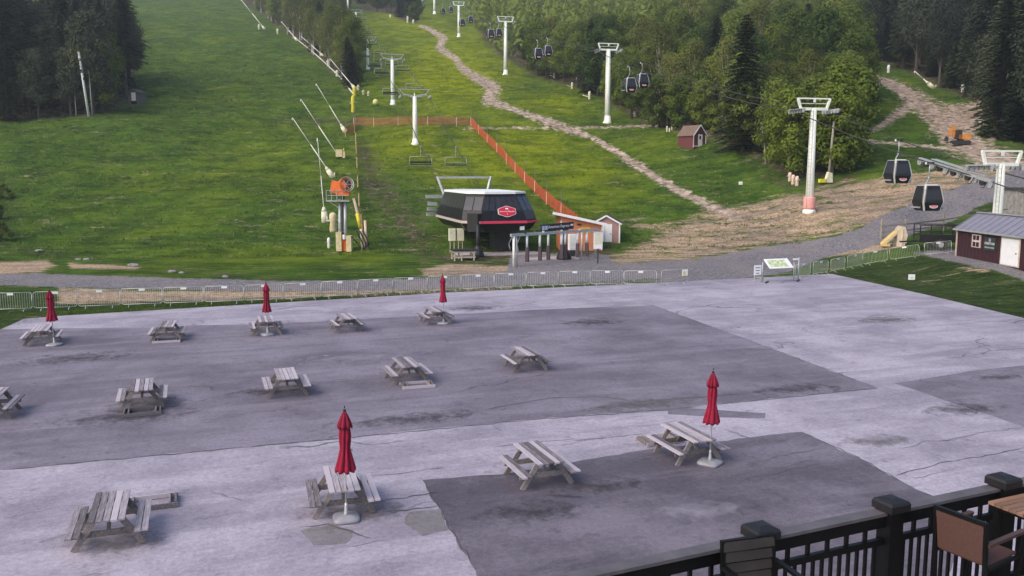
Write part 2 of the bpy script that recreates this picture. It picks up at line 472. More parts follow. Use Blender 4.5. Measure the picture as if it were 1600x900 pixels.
def tag(o, label, cat, group=None):
    o['label'] = label; o['category'] = cat
    if group: o['group'] = group
    return o
def thing(name, loc, rz=0.0, label=None, cat=None, group=None):
    o = bpy.data.objects.new(name, None); COL.objects.link(o); o.empty_display_size = .2
    o.location = loc; o.rotation_euler = (0, 0, rz)
    if label: tag(o, label, cat, group)
    return o
def copy_tree(o, parent=None):
    c = o.copy(); COL.objects.link(c); c.parent = parent
    for ch in [k for k in bpy.data.objects if k.parent == o] if False else CH.get(o.name, []):
        copy_tree(ch, c)
    return c
CH = {}
def register(root):
    """remember the children of a prototype (cheap lookup for copy_tree)"""
    for ob in COL.objects:
        if ob.parent is not None:
            CH.setdefault(ob.parent.name, [])
            if ob not in CH[ob.parent.name]: CH[ob.parent.name].append(ob)
def place(root, first, loc, rz=0.0, label=None, cat=None, group=None, scale=None):
    o = root if first else copy_tree(root)
    o.location = loc; o.rotation_euler = (0, 0, rz)
    if scale: o.scale = (scale,) * 3 if isinstance(scale, (int, float)) else scale
    if label: o['label'] = label
    if cat: o['category'] = cat
    if group: o['group'] = group
    return o
def text_mesh(name, body, size, material, parent, loc, rot, extrude=.004, align='CENTER', sx=1.0):
    cu = bpy.data.curves.new(name, 'FONT'); cu.body = body; cu.size = size; cu.extrude = extrude
    cu.align_x = align; cu.align_y = 'CENTER'; cu.resolution_u = 2
    t = bpy.data.objects.new(name + '_tmp', cu); COL.objects.link(t)
    dg = bpy.context.evaluated_depsgraph_get(); dg.update()
    me = bpy.data.meshes.new_from_object(t.evaluated_get(dg)); me.name = name
    bpy.data.objects.remove(t)
    me.materials.clear(); me.materials.append(M(material))
    o = bpy.data.objects.new(name, me); COL.objects.link(o); o.parent = parent
    o.location = loc; o.rotation_euler = rot; o.scale = (sx, 1, 1)
    return o

# ------------------------------------------------------------------ ground sheet with its cover
def in_poly(px, py, poly):
    ins = np.zeros(px.shape, bool); n = len(poly)
    for i in range(n):
        x0, y0 = poly[i]; x1, y1 = poly[(i + 1) % n]
        if y0 == y1: continue
        c = ((y0 > py) != (y1 > py)) & (px < (x1 - x0) * (py - y0) / (y1 - y0) + x0)
        ins ^= c
    return ins
def seg_dist(px, py, pts):
    """distance to a polyline whose points carry a half width; returns 1 at the middle, .5 at the edge, 0 outside"""
    best = np.full(px.shape, -9.0)
    for (x0, y0, w0), (x1, y1, w1) in zip(pts[:-1], pts[1:]):
        dx, dy = x1 - x0, y1 - y0
        t = np.clip(((px - x0) * dx + (py - y0) * dy) / (dx * dx + dy * dy), 0, 1)
        d = np.hypot(px - x0 - t * dx, py - y0 - t * dy); w = w0 + t * (w1 - w0)
        best = np.maximum(best, 1 - .5 * d / w)
    return np.clip(best, 0, 1)
def poly_soft(px, py, poly, soft):
    edge = np.full(px.shape, 1e9); n = len(poly)
    for i in range(n):
        x0, y0 = poly[i]; x1, y1 = poly[(i + 1) % n]; dx, dy = x1 - x0, y1 - y0
        t = np.clip(((px - x0) * dx + (py - y0) * dy) / (dx * dx + dy * dy + 1e-9), 0, 1)
        edge = np.minimum(edge, np.hypot(px - x0 - t * dx, (py - y0 - t * dy) * 1.6))
    sgn = np.where(in_poly(px, py, poly), 1.0, -1.0)
    return np.clip(.5 + .5 * sgn * edge / soft, 0, 1)

PLAZA = [G(-160, 640), G(-60, 545), G(0, 515), G(38, 498), G(100, 493), G(420, 474), G(700, 457), G(1000, 443), G(1300, 428), G(1450, 461), G(1600, 497), G(1900, 580)]
PLAZA += [Vector((24, 2, 0)), Vector((-22, 2, 0))]

def build_ground():
    us = np.concatenate([np.linspace(-1.1, -.66, 24)[:-1], np.linspace(-.66, .66, 500), np.linspace(.66, 1.1, 24)[1:]])
    ys = [-30.0]
    while ys[-1] < 40: ys.append(ys[-1] + 2.0)
    while ys[-1] < 860:
        ys.append(ys[-1] + max(.28, .0055 * ys[-1]))
    ys = np.array(ys)
    UU, YY = np.meshgrid(us, ys)
    XX = UU * (YY + 40)
    ZZ = hz(XX, YY)
    # dips below the paved plaza
    pl = [(p.x, p.y) for p in PLAZA]
    ins = poly_soft(XX, YY, pl, 1.2)
    ZZ = ZZ * (1 - ins) + (-.16) * ins - .02 * (1 - ins)
    px, row, d = project(XX, YY, ZZ)
    bad = d < 3; px = np.where(bad, -5000, px); row = np.where(bad, 5000, row)
    # small roughness so that the outlines are uneven
    rs = np.random.RandomState(3)
    ZZ = ZZ + rs.normal(0, 1, ZZ.shape) * np.clip(.0006 * YY, .01, .10) * (1 - ins) * ss(70, 100, YY)
    gravel = poly_soft(px, row, [(-900, 426), (0, 428), (60, 427), (130, 430), (440, 439), (560, 438), (680, 434), (790, 425), (800, 395), (950, 398), (960, 412), (1090, 405), (1190, 386), (1290, 372), (1345, 358), (1370, 340), (1440, 312), (1520, 285), (1600, 262), (1900, 215), (1900, 260), (1600, 296), (1530, 322), (1490, 345), (1440, 362), (1370, 384), (1290, 402), (1230, 425), (1130, 440), (1000, 441), (900, 446), (760, 448), (640, 453), (440, 455), (200, 451), (0, 446), (-900, 452)], 5)
    gravel = np.maximum(gravel, poly_soft(px, row, [(1425, 395), (1500, 385), (1600, 418), (1700, 450), (1640, 452), (1560, 425), (1500, 412)], 5) * .85)
    dirt = seg_dist(px, row, [(655, 40, 1.5), (672, 46, 3), (694, 60, 4.5), (686, 75, 5), (712, 92, 4), (722, 106, 5), (742, 120, 6), (772, 138, 9), (762, 156, 7), (800, 170, 3.5), (850, 188, 5), (885, 201, 6), (925, 214, 3), (965, 238, 4.5), (1010, 268, 5.5), (1060, 298, 5), (1110, 322, 6), (1150, 338, 6)])
    dirt = np.maximum(dirt, .75 * seg_dist(px, row, [(725, 201, 1.5), (800, 200, 2), (880, 200, 2.5), (960, 199, 2), (1030, 196, 2.5)]))
    dirt = np.maximum(dirt, seg_dist(px, row, [(1346, 116, 3), (1395, 132, 7), (1430, 155, 12), (1465, 182, 17), (1492, 212, 22), (1535, 240, 16), (1600, 262, 12)]))
    dirt = np.maximum(dirt, .85 * seg_dist(px, row, [(1425, 163, 8), (1400, 180, 7), (1375, 198, 4), (1345, 212, 2)]))
    dirt = np.maximum(dirt, .85 * seg_dist(px, row, [(1345, 220, 2), (1440, 228, 2.4), (1515, 236, 4)]))
    dirt = np.maximum(dirt, .8 * seg_dist(px, row, [(1525, 228, 4), (1560, 214, 4), (1600, 207, 3)]))
    dirt = np.maximum(dirt, .8 * poly_soft(px, row, [(1470, 165), (1530, 160), (1545, 195), (1515, 215), (1480, 205)], 8))
    straw = np.zeros_like(px)
    for poly, s, a in (([(-60, 412), (0, 409), (75, 408), (88, 416), (60, 424), (0, 430), (-60, 430)], 5, 1), ([(105, 411), (222, 417), (212, 421), (110, 419)], 3, 1),
                       ([(90, 447), (200, 454), (420, 455), (560, 452), (700, 449), (800, 446), (800, 451), (560, 462), (420, 467), (200, 472), (90, 474)], 5, .95),
                       ([(655, 421), (700, 413), (800, 415), (860, 419), (850, 430), (665, 430)], 5, 1),
                       ([(975, 346), (1060, 350), (1110, 328), (1190, 316), (1260, 298), (1320, 284), (1400, 276), (1470, 262), (1540, 254), (1640, 262), (1600, 268), (1440, 316), (1370, 350), (1290, 370), (1190, 386), (1090, 406), (940, 416), (960, 398), (1035, 368)], 14, .74),
                       ([(1270, 397), (1380, 376), (1410, 386), (1285, 404)], 4, .9),
                       ([(1480, 415), (1560, 420), (1540, 427)], 3, .6)):
        straw = np.maximum(straw, a * poly_soft(px, row, poly, s))
    lush_lit = np.zeros_like(px)  # yellower grass patches, with the lit centre of the slope painted in
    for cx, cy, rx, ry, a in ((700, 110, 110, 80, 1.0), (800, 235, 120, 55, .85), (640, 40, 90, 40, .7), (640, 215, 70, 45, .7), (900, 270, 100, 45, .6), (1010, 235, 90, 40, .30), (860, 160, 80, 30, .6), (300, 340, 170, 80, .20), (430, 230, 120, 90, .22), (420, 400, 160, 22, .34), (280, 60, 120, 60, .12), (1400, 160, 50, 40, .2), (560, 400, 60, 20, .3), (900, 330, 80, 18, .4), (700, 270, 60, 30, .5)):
        lush_lit = np.maximum(lush_lit, a * np.exp(-((px - cx) / rx) ** 2 - ((row - cy) / ry) ** 2))
    soil = np.zeros_like(px)
    soil = np.maximum(soil, .55 * seg_dist(px, row, [(430, 186, 6), (545, 190, 9), (740, 188, 9)]))
    soil = np.maximum(soil, .66 * seg_dist(px, row, [(568, 235, 14), (588, 290, 26), (628, 345, 34), (668, 392, 22)]))
    soil = np.maximum(soil, .5 * seg_dist(px, row, [(0, 385, 5), (60, 396, 6), (220, 419, 4), (440, 436, 4)]))
    soil = np.maximum(soil, .6 * poly_soft(px, row, [(1175, 268), (1225, 300), (1340, 290), (1345, 270), (1260, 285)], 10))
    soil = np.maximum(soil, .65 * poly_soft(px, row, [(640, 385), (700, 395), (960, 380), (960, 415), (700, 415)], 10))
    # under the woods
    soil = np.maximum(soil, .95 * wood_mask(XX, YY))
    lawn = poly_soft(px, row, [(1240, 434), (1310, 424), (1440, 398), (1510, 412), (1640, 450), (2000, 480), (2200, 700), (1700, 520), (1600, 500), (1300, 430)], 5)
    lawn = np.maximum(lawn, .9 * poly_soft(px, row, [(1500, 330), (1640, 290), (1800, 330), (1640, 360)], 6))
    lawn = np.maximum(lawn, .8 * poly_soft(px, row, [(-100, 455), (60, 452), (110, 470), (300, 470), (600, 458), (800, 452), (800, 460), (400, 478), (100, 495), (-100, 560)], 5))
    lawn = np.maximum(lawn, .5 * poly_soft(px, row, [(-60, 265), (20, 280), (40, 340), (0, 395), (-60, 395)], 16))
    nr, nc = XX.shape
    verts = np.stack([XX, YY, ZZ], -1).reshape(-1, 3)
    idx = np.arange(nr * nc).reshape(nr, nc)
    faces = np.stack([idx[:-1, :-1], idx[:-1, 1:], idx[1:, 1:], idx[1:, :-1]], -1).reshape(-1, 4)
    g = gravel.reshape(-1); dd_ = dirt.reshape(-1)
    fg = g[faces].mean(1) > .5; fd = (dd_[faces].mean(1) > .5) & ~fg
    cover = np.stack([g, dd_, straw.reshape(-1), np.ones_like(g)], 1)
    growth_light = np.stack([lush_lit.reshape(-1), soil.reshape(-1), lawn.reshape(-1), np.ones_like(g)], 1)
    # smooth vertex normals shared across the pieces
    for name, sel in (('ground', ~fg & ~fd), ('gravel_road', fg), ('dirt_track', fd)):
        fs = faces[sel]
        used, inv = np.unique(fs, return_inverse=True)
        me = bpy.data.meshes.new(name)
        me.vertices.add(len(used)); me.vertices.foreach_set('co', verts[used].reshape(-1))
        nf = len(fs)
        me.loops.add(nf * 4); me.polygons.add(nf)
        me.loops.foreach_set('vertex_index', inv.reshape(-1).astype(np.int32))
        me.polygons.foreach_set('loop_start', np.arange(0, nf * 4, 4, dtype=np.int32))
        me.polygons.foreach_set('use_smooth', np.ones(nf, bool))
        me.update(calc_edges=True)
        for an, arr in (('cover', cover), ('growth_light', growth_light)):
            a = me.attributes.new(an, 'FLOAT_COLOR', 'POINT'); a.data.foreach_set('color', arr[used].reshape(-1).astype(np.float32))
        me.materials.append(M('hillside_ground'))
        o = bpy.data.objects.new(name, me); COL.objects.link(o); o['kind'] = 'structure'

# woods, laid out on the ground (x limits as a share of y)
def woods_def():
    def q(px, row):
        p = T(px, row); return (p.x, p.y)
    left = [q(0, 184), q(60, 186), q(140, 181), q(188, 166), q(205, 150), (-.425 * 300, 300), (-.43 * 420, 420), (-.8 * 420, 420), (-.8 * 165, 165)]
    mid = [q(549, 142), q(515, 108), q(480, 78), q(440, 44), q(405, 20), q(380, 6), (-.30 * 640, 640), (-.165 * 640, 640), q(528, 40), q(532, 66), q(556, 98), q(560, 125)]
    centre = [q(562, 14), q(610, 22), q(655, 37), q(652, 20), (-.12 * 640, 640), (-.18 * 640, 640)]
    right = [q(733, 10), q(752, 60), q(800, 98), q(868, 128), q(930, 150), q(985, 184), q(1060, 204), q(1130, 226), q(1190, 256), q(1235, 280), q(1300, 276), q(1336, 250), q(1345, 200), q(1343, 130), q(1338, 96), (.41 * 400, 400), (.42 * 640, 640), (-.05 * 640, 640)]
    far = [q(1350, 92), q(1400, 106), q(1455, 132), q(1520, 160), q(1545, 190), q(1600, 232), q(1700, 270), (.85 * 160, 160), (.85 * 640, 640), (.41 * 640, 640), (.42 * 400, 400)]
    return dict(left=left, mid=mid, centre=centre, right=right, far=far)
WOODS = None
def wood_mask(X, Y):
    m = np.zeros(X.shape)
    for p in WOODS.values(): m = np.maximum(m, poly_soft(X, Y, p, 2.5))
    return m
WOODS = woods_def()
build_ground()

# ------------------------------------------------------------------ plaza paving
def sheet(name, pts, z, material, th=.15, parent=None, kind='structure'):
    o = MB().prism([(p.x, p.y) for p in pts], z - th, z).build(name, material, parent)
    fix_normals(o)
    if kind and parent is None: o['kind'] = kind
    return o
plaza = sheet('plaza_pavement', PLAZA, 0.0, 'asphalt_light')
def ragged_poly(pix, step=.8, amp=.05, seed=1):
    r = random.Random(seed); P = [G(*p) for p in pix]; out = []
    for a, b in zip(P, P[1:] + P[:1]):
        n = max(1, int((b - a).length / step)); nd = Vector((-(b - a).y, (b - a).x, 0)).normalized()
        for i in range(n):
            out.append(a.lerp(b, i / n) + nd * r.uniform(-amp, amp) * (0 if i == 0 else 1))
    return out
sheet('asphalt_surface', ragged_poly([(-120, 517), (100, 513), (235, 512), (300, 508), (405, 507), (640, 495), (860, 483), (1020, 477), (1190, 539), (1372, 607), (1250, 618), (1040, 640), (830, 655), (300, 706), (0, 734), (-150, 749)], .6, .07, 2), .004, 'asphalt_dark', .05)
sheet('asphalt_surface', ragged_poly([(660, 750), (800, 739), (1000, 704), (1185, 682), (1252, 675), (1340, 715), (1430, 764), (1520, 800), (1480, 900), (1000, 960), (760, 960), (735, 880), (690, 800)], .35, .06, 3), .004, 'asphalt_patch', .05)
sheet('asphalt_surface', ragged_poly([(1398, 599), (1515, 580), (1600, 571), (1800, 555), (1800, 725), (1600, 667)], .8, .04, 4), .004, 'asphalt_dark', .05)
sheet('asphalt_surface', ragged_poly([(1043, 640), (1060, 637), (1196, 646), (1195, 654), (1120, 652), (1044, 647)], .4, .02, 5), .009, 'asphalt_dark', .03)
sheet('asphalt_surface', ragged_poly([(690, 795), (640, 800), (632, 818), (660, 838), (700, 828)], .25, .05, 6), .005, 'asphalt_repair', .03)
sheet('asphalt_surface', ragged_poly([(470, 830), (520, 818), (552, 828), (540, 850), (490, 852)], .25, .06, 8), .005, 'asphalt_repair', .03)
# individual long cracks in the paving
def crack(pix, w=.03, seed=0):
    r = random.Random(seed); P = [G(*p) for p in pix]; pts = []
    for a, b in zip(P[:-1], P[1:]):
        n = max(2, int((b - a).length / .25))
        for i in range(n): pts.append(a.lerp(b, i / n) + Vector((r.uniform(-.05, .05), r.uniform(-.05, .05), 0)))
    pts.append(P[-1])
    vs = []; fs = []
    for i, p in enumerate(pts):
        d = (pts[min(i + 1, len(pts) - 1)] - pts[max(i - 1, 0)]).normalized(); nn = Vector((-d.y, d.x, 0))
        ww = w * r.uniform(.35, 1.1) * (.2 if i in (0, len(pts) - 1) else 1)
        vs += [p + nn * ww + Vector((0, 0, .0125)), p - nn * ww + Vector((0, 0, .0125))]
        if i: k = 2 * i; fs.append((k - 2, k - 1, k + 1, k))
    MB().add(vs, fs).build('crack', 'crack_fill', plaza)
mat('crack_fill', (.085, .077, .09), .9)
for i, (pp, w) in enumerate([([(0, 735), (300, 707), (620, 677), (830, 656), (1040, 641), (1250, 619), (1372, 607)], .030), ([(466, 795), (540, 787), (600, 783), (690, 768)], .022), ([(470, 824), (510, 820), (545, 830), (580, 842)], .022),
        ([(600, 800), (650, 796), (690, 790)], .02), ([(1400, 742), (1440, 732), (1480, 722), (1530, 714), (1600, 700)], .018), ([(1490, 775), (1530, 766), (1600, 752)], .013), ([(760, 640), (860, 622), (930, 620), (1000, 628), (1080, 622), (1200, 612)], .03),
        ([(880, 690), (960, 683), (1010, 678)], .016), ([(575, 745), (640, 738), (700, 730)], .014), ([(1020, 477), (1190, 539), (1372, 607)], .022), ([(1252, 675), (1340, 715), (1430, 764)], .02),
        ([(660, 750), (690, 800), (735, 880)], .025), ([(1470, 690), (1540, 676), (1600, 668)], .013), ([(770, 700), (800, 695), (850, 690), (910, 686)], .014)]):
    crack(pp, w, i)

# hairline cracks wandering over the pale paving
ck = random.Random(17)
for i in range(34):
    u0, v0 = ck.choice([(ck.uniform(20, 640), ck.uniform(725, 890)), (ck.uniform(1150, 1590), ck.uniform(640, 760)), (ck.uniform(1080, 1580), ck.uniform(450, 590)), (ck.uniform(760, 1200), ck.uniform(655, 690)), (ck.uniform(200, 1000), ck.uniform(460, 490)), (ck.uniform(100, 1200), ck.uniform(520, 640))])
    pts = [(u0, v0)]; sl = ck.uniform(-.22, .05)
    for k in range(ck.randint(2, 5)):
        du = ck.uniform(14, 42); pts.append((pts[-1][0] + du, pts[-1][1] + du * sl + ck.uniform(-3.5, 3.5)))
    crack(pts, ck.uniform(.006, .012), 200 + i)
# old oil, rust and water marks, each with its own ragged outline
def stain_mat(name, col, thr):
    m = bpy.data.materials.new(name); MATS[name] = m
    nt, N, L = nodes_of(m); b = N['Principled BSDF']; b.inputs['Base Color'].default_value = (*col, 1); b.inputs['Roughness'].default_value = .8
    tc = N.new('ShaderNodeTexCoord'); no = N.new('ShaderNodeTexNoise'); no.inputs['Scale'].default_value = 1.7; no.inputs['Detail'].default_value = 9; no.inputs['Roughness'].default_value = .72
    L.new(tc.outputs['Object'], no.inputs['Vector'])
    ln = N.new('ShaderNodeVectorMath'); ln.operation = 'LENGTH'; L.new(tc.outputs['Generated'], ln.inputs[0])
    sub = N.new('ShaderNodeVectorMath'); sub.operation = 'SUBTRACT'; sub.inputs[1].default_value = (.5, .5, 0); L.new(tc.outputs['Generated'], sub.inputs[0])
    mz = N.new('ShaderNodeVectorMath'); mz.operation = 'MULTIPLY'; mz.inputs[1].default_value = (2, 2, 0); L.new(sub.outputs[0], mz.inputs[0]); L.new(mz.outputs[0], ln.inputs[0])
    k = N.new('ShaderNodeMath'); k.operation = 'SUBTRACT'; L.new(no.outputs['Fac'], k.inputs[0])
    h = N.new('ShaderNodeMath'); h.operation = 'MULTIPLY'; h.inputs[1].default_value = .30; L.new(ln.outputs['Value'], h.inputs[0]); L.new(h.outputs[0], k.inputs[1])
    r = N.new('ShaderNodeMapRange'); r.inputs['From Min'].default_value = thr; r.inputs['From Max'].default_value = thr + .26; r.inputs['To Max'].default_value = .34; L.new(k.outputs[0], r.inputs['Value'])
    t = N.new('ShaderNodeBsdfTransparent'); mx = N.new('ShaderNodeMixShader'); L.new(r.outputs[0], mx.inputs[0]); L.new(t.outputs[0], mx.inputs[1]); L.new(b.outputs[0], mx.inputs[2]); L.new(mx.outputs[0], N['Material Output'].inputs[0])
stain_mat('stain_dark', (.050, .044, .052), .27); stain_mat('stain_earth', (.150, .132, .122), .26); stain_mat('stain_pale', (.40, .36, .43), .29)
def stain(px, row, w, d, m, z=.0065):
    g = G(px, row); o = MB().rings([[(w / 2 * math.cos(t), d / 2 * math.sin(t), 0) for t in [2 * math.pi * k / 24 for k in range(24)]], [(w / 2 * math.cos(t), d / 2 * math.sin(t), .0006) for t in [2 * math.pi * k / 24 for k in range(24)]]]).build('stain', m, plaza)
    o.location = (g.x, g.y, z); o.rotation_euler = (0, 0, UDIR)
for i, (px, row, w, d, m) in enumerate(((742, 482, 4.2, 3.0, 'stain_dark'), (922, 504, 4.5, 3.2, 'stain_dark'), (1235, 609, 4.2, 1.6, 'stain_dark'), (1000, 632, 6.0, 1.6, 'stain_earth'), (640, 655, 7, 1.8, 'stain_dark'), (1190, 543, 4, 1.6, 'stain_pale'), (1130, 512, 3, 1.5, 'stain_pale'), (200, 652, 6, 2.2, 'stain_dark'),
        (420, 612, 3.5, 2, 'stain_dark'), (240, 630, 3.6, 2.4, 'stain_earth'), (830, 800, 3.5, 2.0, 'stain_dark'), (1090, 800, 3.0, 1.6, 'stain_pale'), (940, 760, 3.2, 1.4, 'stain_dark'), (560, 800, 3.0, 1.6, 'stain_earth'), (180, 850, 2.6, 1.6, 'stain_earth'), (1500, 640, 4, 2, 'stain_dark'), (1380, 500, 5, 3, 'stain_earth'), (1370, 690, 3, 1.4, 'stain_earth'), (120, 560, 6, 3, 'stain_dark'), (560, 560, 7, 3, 'stain_pale'), (860, 530, 6, 3, 'stain_pale'), (1560, 590, 3, 1.2, 'stain_dark'))):
    stain(px, row, w, d, m, .0142 + .0008 * i)
# ------------------------------------------------------------------ trees
TR = random.Random(21)
def leaf_quads(mb, P, Nn, size, rs, fold=.25):
    """many folded leaf-clump faces at once: positions P, facing Nn"""
    P = np.asarray(P, float); Nn = np.asarray(Nn, float); n = len(P)
    Nn = Nn / (np.linalg.norm(Nn, axis=1, keepdims=True) + 1e-9)
    h = rs.normal(0, 1, (n, 3)); A = np.cross(Nn, h); A /= np.linalg.norm(A, axis=1, keepdims=True) + 1e-9
    B = np.cross(Nn, A)
    w = (size * rs.uniform(.7, 1.2, n))[:, None]; l = (size * rs.uniform(.8, 1.4, n))[:, None]; sz = np.ones((n, 1)) * (size if np.isscalar(size) else np.asarray(size)[:, None])
    Q = np.stack([P - A * w * .5 - B * l * .2, P + Nn * fold * sz * .3 - B * l * .55, P + A * w * .5 - B * l * .1, P + B * l * .5 + Nn * fold * sz * .1], 1)
    mb.arr.append(Q)
def unit(rs, n):
    v = rs.normal(0, 1, (n, 3)); return v / np.linalg.norm(v, axis=1, keepdims=True)
def rv(r):
    while True:
        v = Vector((r.uniform(-1, 1), r.uniform(-1, 1), r.uniform(-1, 1)))
        if .05 < v.length < 1: return v
def broadleaf(seed, h, spread, base=.22, material='leaf_green', bark='bark', lobes=20, per=270, size=.36, name='broadleaf_tree'):
    r = random.Random(seed); root = thing(name, (0, 0, -300))
    t = MB(); pts = [Vector((0, 0, -.5))]; bend = Vector((r.uniform(-.5, .5), r.uniform(-.5, .5), 0))
    for i in range(1, 6): pts.append(Vector((bend.x * (i / 5) ** 2, bend.y * (i / 5) ** 2, h * .8 * i / 5)))
    rad = h * .017 + .05
    for i in range(5): t.tube(pts[i], pts[i + 1], rad * (1 - i * .17), rad * (1 - (i + 1) * .17), 7, False)
    c = MB(); cs = []
    for k in range(lobes):
        z = base + (1 - base) * ((k + .5) / lobes) ** .9
        prof = math.sin(math.pi * min(1, max(.06, (z - base) / (1 - base) * .86 + .16))) ** .7
        ang = k * 2.399 + r.uniform(-.4, .4); rr = spread * prof * r.uniform(.35, .95)
        q = Vector((math.cos(ang) * rr, math.sin(ang) * rr, h * min(z, .93)))
        cs.append((q, h * r.uniform(.085, .135) + .35))
        if k % 2 == 0:
            s = pts[min(4, max(1, int(z * 5) - 1))]; t.tube(s, q, rad * .32, rad * .1, 5, False)
    rs = np.random.RandomState(seed)
    for q, lr in cs:
        d = unit(rs, per); p = np.array(q) + d * (lr * (.45 + .6 * rs.random_sample(per)))[:, None] * np.array((1, 1, .8))
        leaf_quads(c, p, d + unit(rs, per) * .5 + np.array((0, 0, .35)), size, rs)
    t.build('trunk', bark, root, True); c.build('crown', material, root)
    return root
def conifer(seed, h, rad, base=.1, material='needle_dark', name='conifer_tree', dens=1.0):
    r = random.Random(seed); root = thing(name, (0, 0, -300))
    t = MB(); t.tube((0, 0, -.5), (0, 0, h * .5), h * .013 + .06, h * .009 + .03, 7, False); t.tube((0, 0, h * .5), (0, 0, h * .99), h * .009 + .03, .02, 6, False)
    for i in range(10):
        z = h * r.uniform(.06, max(.1, base)); a = r.uniform(0, 6.28); l = r.uniform(.5, 1.4)
        t.tube((0, 0, z), (math.cos(a) * l, math.sin(a) * l, z - .1), .03, .012, 4, False)
    c = MB(); z = h * base; k = 0; quads = []
    while z < h * .985:
        f = min(1.0, max(0.0, (z / h - base) / (1 - base))); L0 = rad * (1 - f ** 1.5) ** .85 * (1 if f > .12 else .75 + 2 * f) * r.uniform(.75, 1.15) + .15
        nb = max(5, int((10 - 3 * f) * dens))
        for i in range(nb):
            a = 6.283 * i / nb + k * .7 + r.uniform(-.25, .25); l = L0 * r.uniform(.65, 1.15); dr = r.uniform(.12, .42)
            di = Vector((math.cos(a), math.sin(a), 0)); sd_ = Vector((-di.y, di.x, 0)); m = max(2, int(l / .42))
            for j in range(m):
                u = (j + .6) / m; p = Vector((0, 0, z)) + di * l * u + Vector((0, 0, -dr * l * u * u))
                w = (.26 + .40 * (1 - u)) * (.75 + .12 * l)
                for sg in (-1, 1):
                    q = p + sd_ * sg * w * .9 + Vector((0, 0, -.12 - .1 * r.random())) + di * .1
                    s2 = l / m * 1.1
                    quads.append((*(p - di * s2 * .5), *(q - di * s2 * .25), *(q + di * s2 * .65), *(p + di * s2 * .7)))
        z += max(.28, h * .030 * (1.25 - .6 * f)) / dens; k += 1
    c.arr.append(np.array(quads).reshape(-1, 4, 3))
    t.build('trunk', 'bark', root, True); c.build('crown', material, root)
    return root
PROTO = {}
PROTO['broad'] = [broadleaf(1, 13, 3.9), broadleaf(2, 15, 4.3, .2), broadleaf(3, 11, 3.6, .15), broadleaf(4, 16, 3.7, .3, lobes=22), broadleaf(5, 9, 3.3, .1, lobes=15)]
PROTO['bright'] = [broadleaf(11, 12, 3.9, .12, 'leaf_bright'), broadleaf(12, 10, 3.3, .12, 'leaf_bright', lobes=16)]
PROTO['olive'] = [broadleaf(21, 17, 2.9, .25, 'leaf_olive', 'birch_bark', lobes=18, per=170, size=.32, name='birch_tree'), broadleaf(22, 15, 2.5, .3, 'leaf_olive', 'birch_bark', lobes=16, per=160, size=.32, name='birch_tree')]
PROTO['pine'] = [conifer(31, 20, 3.9, .26, 'needle_grey', 'pine_tree', 1.25), conifer(32, 24, 4.2, .32, 'needle_grey', 'pine_tree', 1.25), conifer(33, 18, 3.5, .22, 'needle_dark', 'pine_tree', 1.25)]
PROTO['shade'] = [broadleaf(51, 17, 3.6, .28, 'needle_grey', lobes=24, per=230), broadleaf(52, 20, 3.9, .34, 'needle_grey', lobes=26, per=230)]
PROTO['spruce'] = [conifer(41, 15, 3.5, .04, name='spruce_tree'), conifer(42, 18, 3.8, .05, name='spruce_tree'), conifer(43, 11, 2.9, .03, name='spruce_tree')]
register(None)
USED = set()
def plant(kind, loc, label, group=None, scale=1.0, rz=None, idx=None):
    ps = PROTO[kind]; pr = ps[TR.randrange(len(ps)) if idx is None else idx]
    first = pr.name not in USED; USED.add(pr.name)
    o = place(pr, first, loc, TR.uniform(0, 6.28) if rz is None else rz, label, 'tree', group, (scale * TR.uniform(.92, 1.08), scale * TR.uniform(.92, 1.08), scale))
    return o
def scatter(poly, spacing, n_max, accept=None, seed=1, edge_first=True):
    r = random.Random(seed); xs = [p[0] for p in poly]; ys = [p[1] for p in poly]; pts = []; cell = {}
    rs = np.random.RandomState(seed); N_ = 30000
    cx = rs.uniform(min(xs), max(xs), N_); cy = min(ys) + (max(ys) - min(ys)) * rs.random_sample(N_) ** 1.6
    good = in_poly(cx, cy, poly) & (np.abs(cx) < .66 * cy + 4)
    for x, y in zip(cx[good], cy[good]):
        if len(pts) >= n_max: break
        x = float(x); y = float(y)
        sp = spacing * (1 + max(0, y - 180) / 500)
        if accept and not accept(x, y): continue
        k = (int(x // 8), int(y // 8)); ok = True
        for i in (-1, 0, 1):
            for j in (-1, 0, 1):
                for (a, b) in cell.get((k[0] + i, k[1] + j), ()):
                    if (a - x) ** 2 + (b - y) ** 2 < sp * sp: ok = False; break
                if not ok: break
            if not ok: break
        if not ok: continue
        cell.setdefault(k, []).append((x, y)); pts.append((x, y))
    return pts
KINDW = dict(pine='bare-trunked pine', spruce='low-branched spruce', broad='leafy green tree', bright='yellow-green leafy tree', olive='pale-trunked birch', shade='dark round-crowned tree')
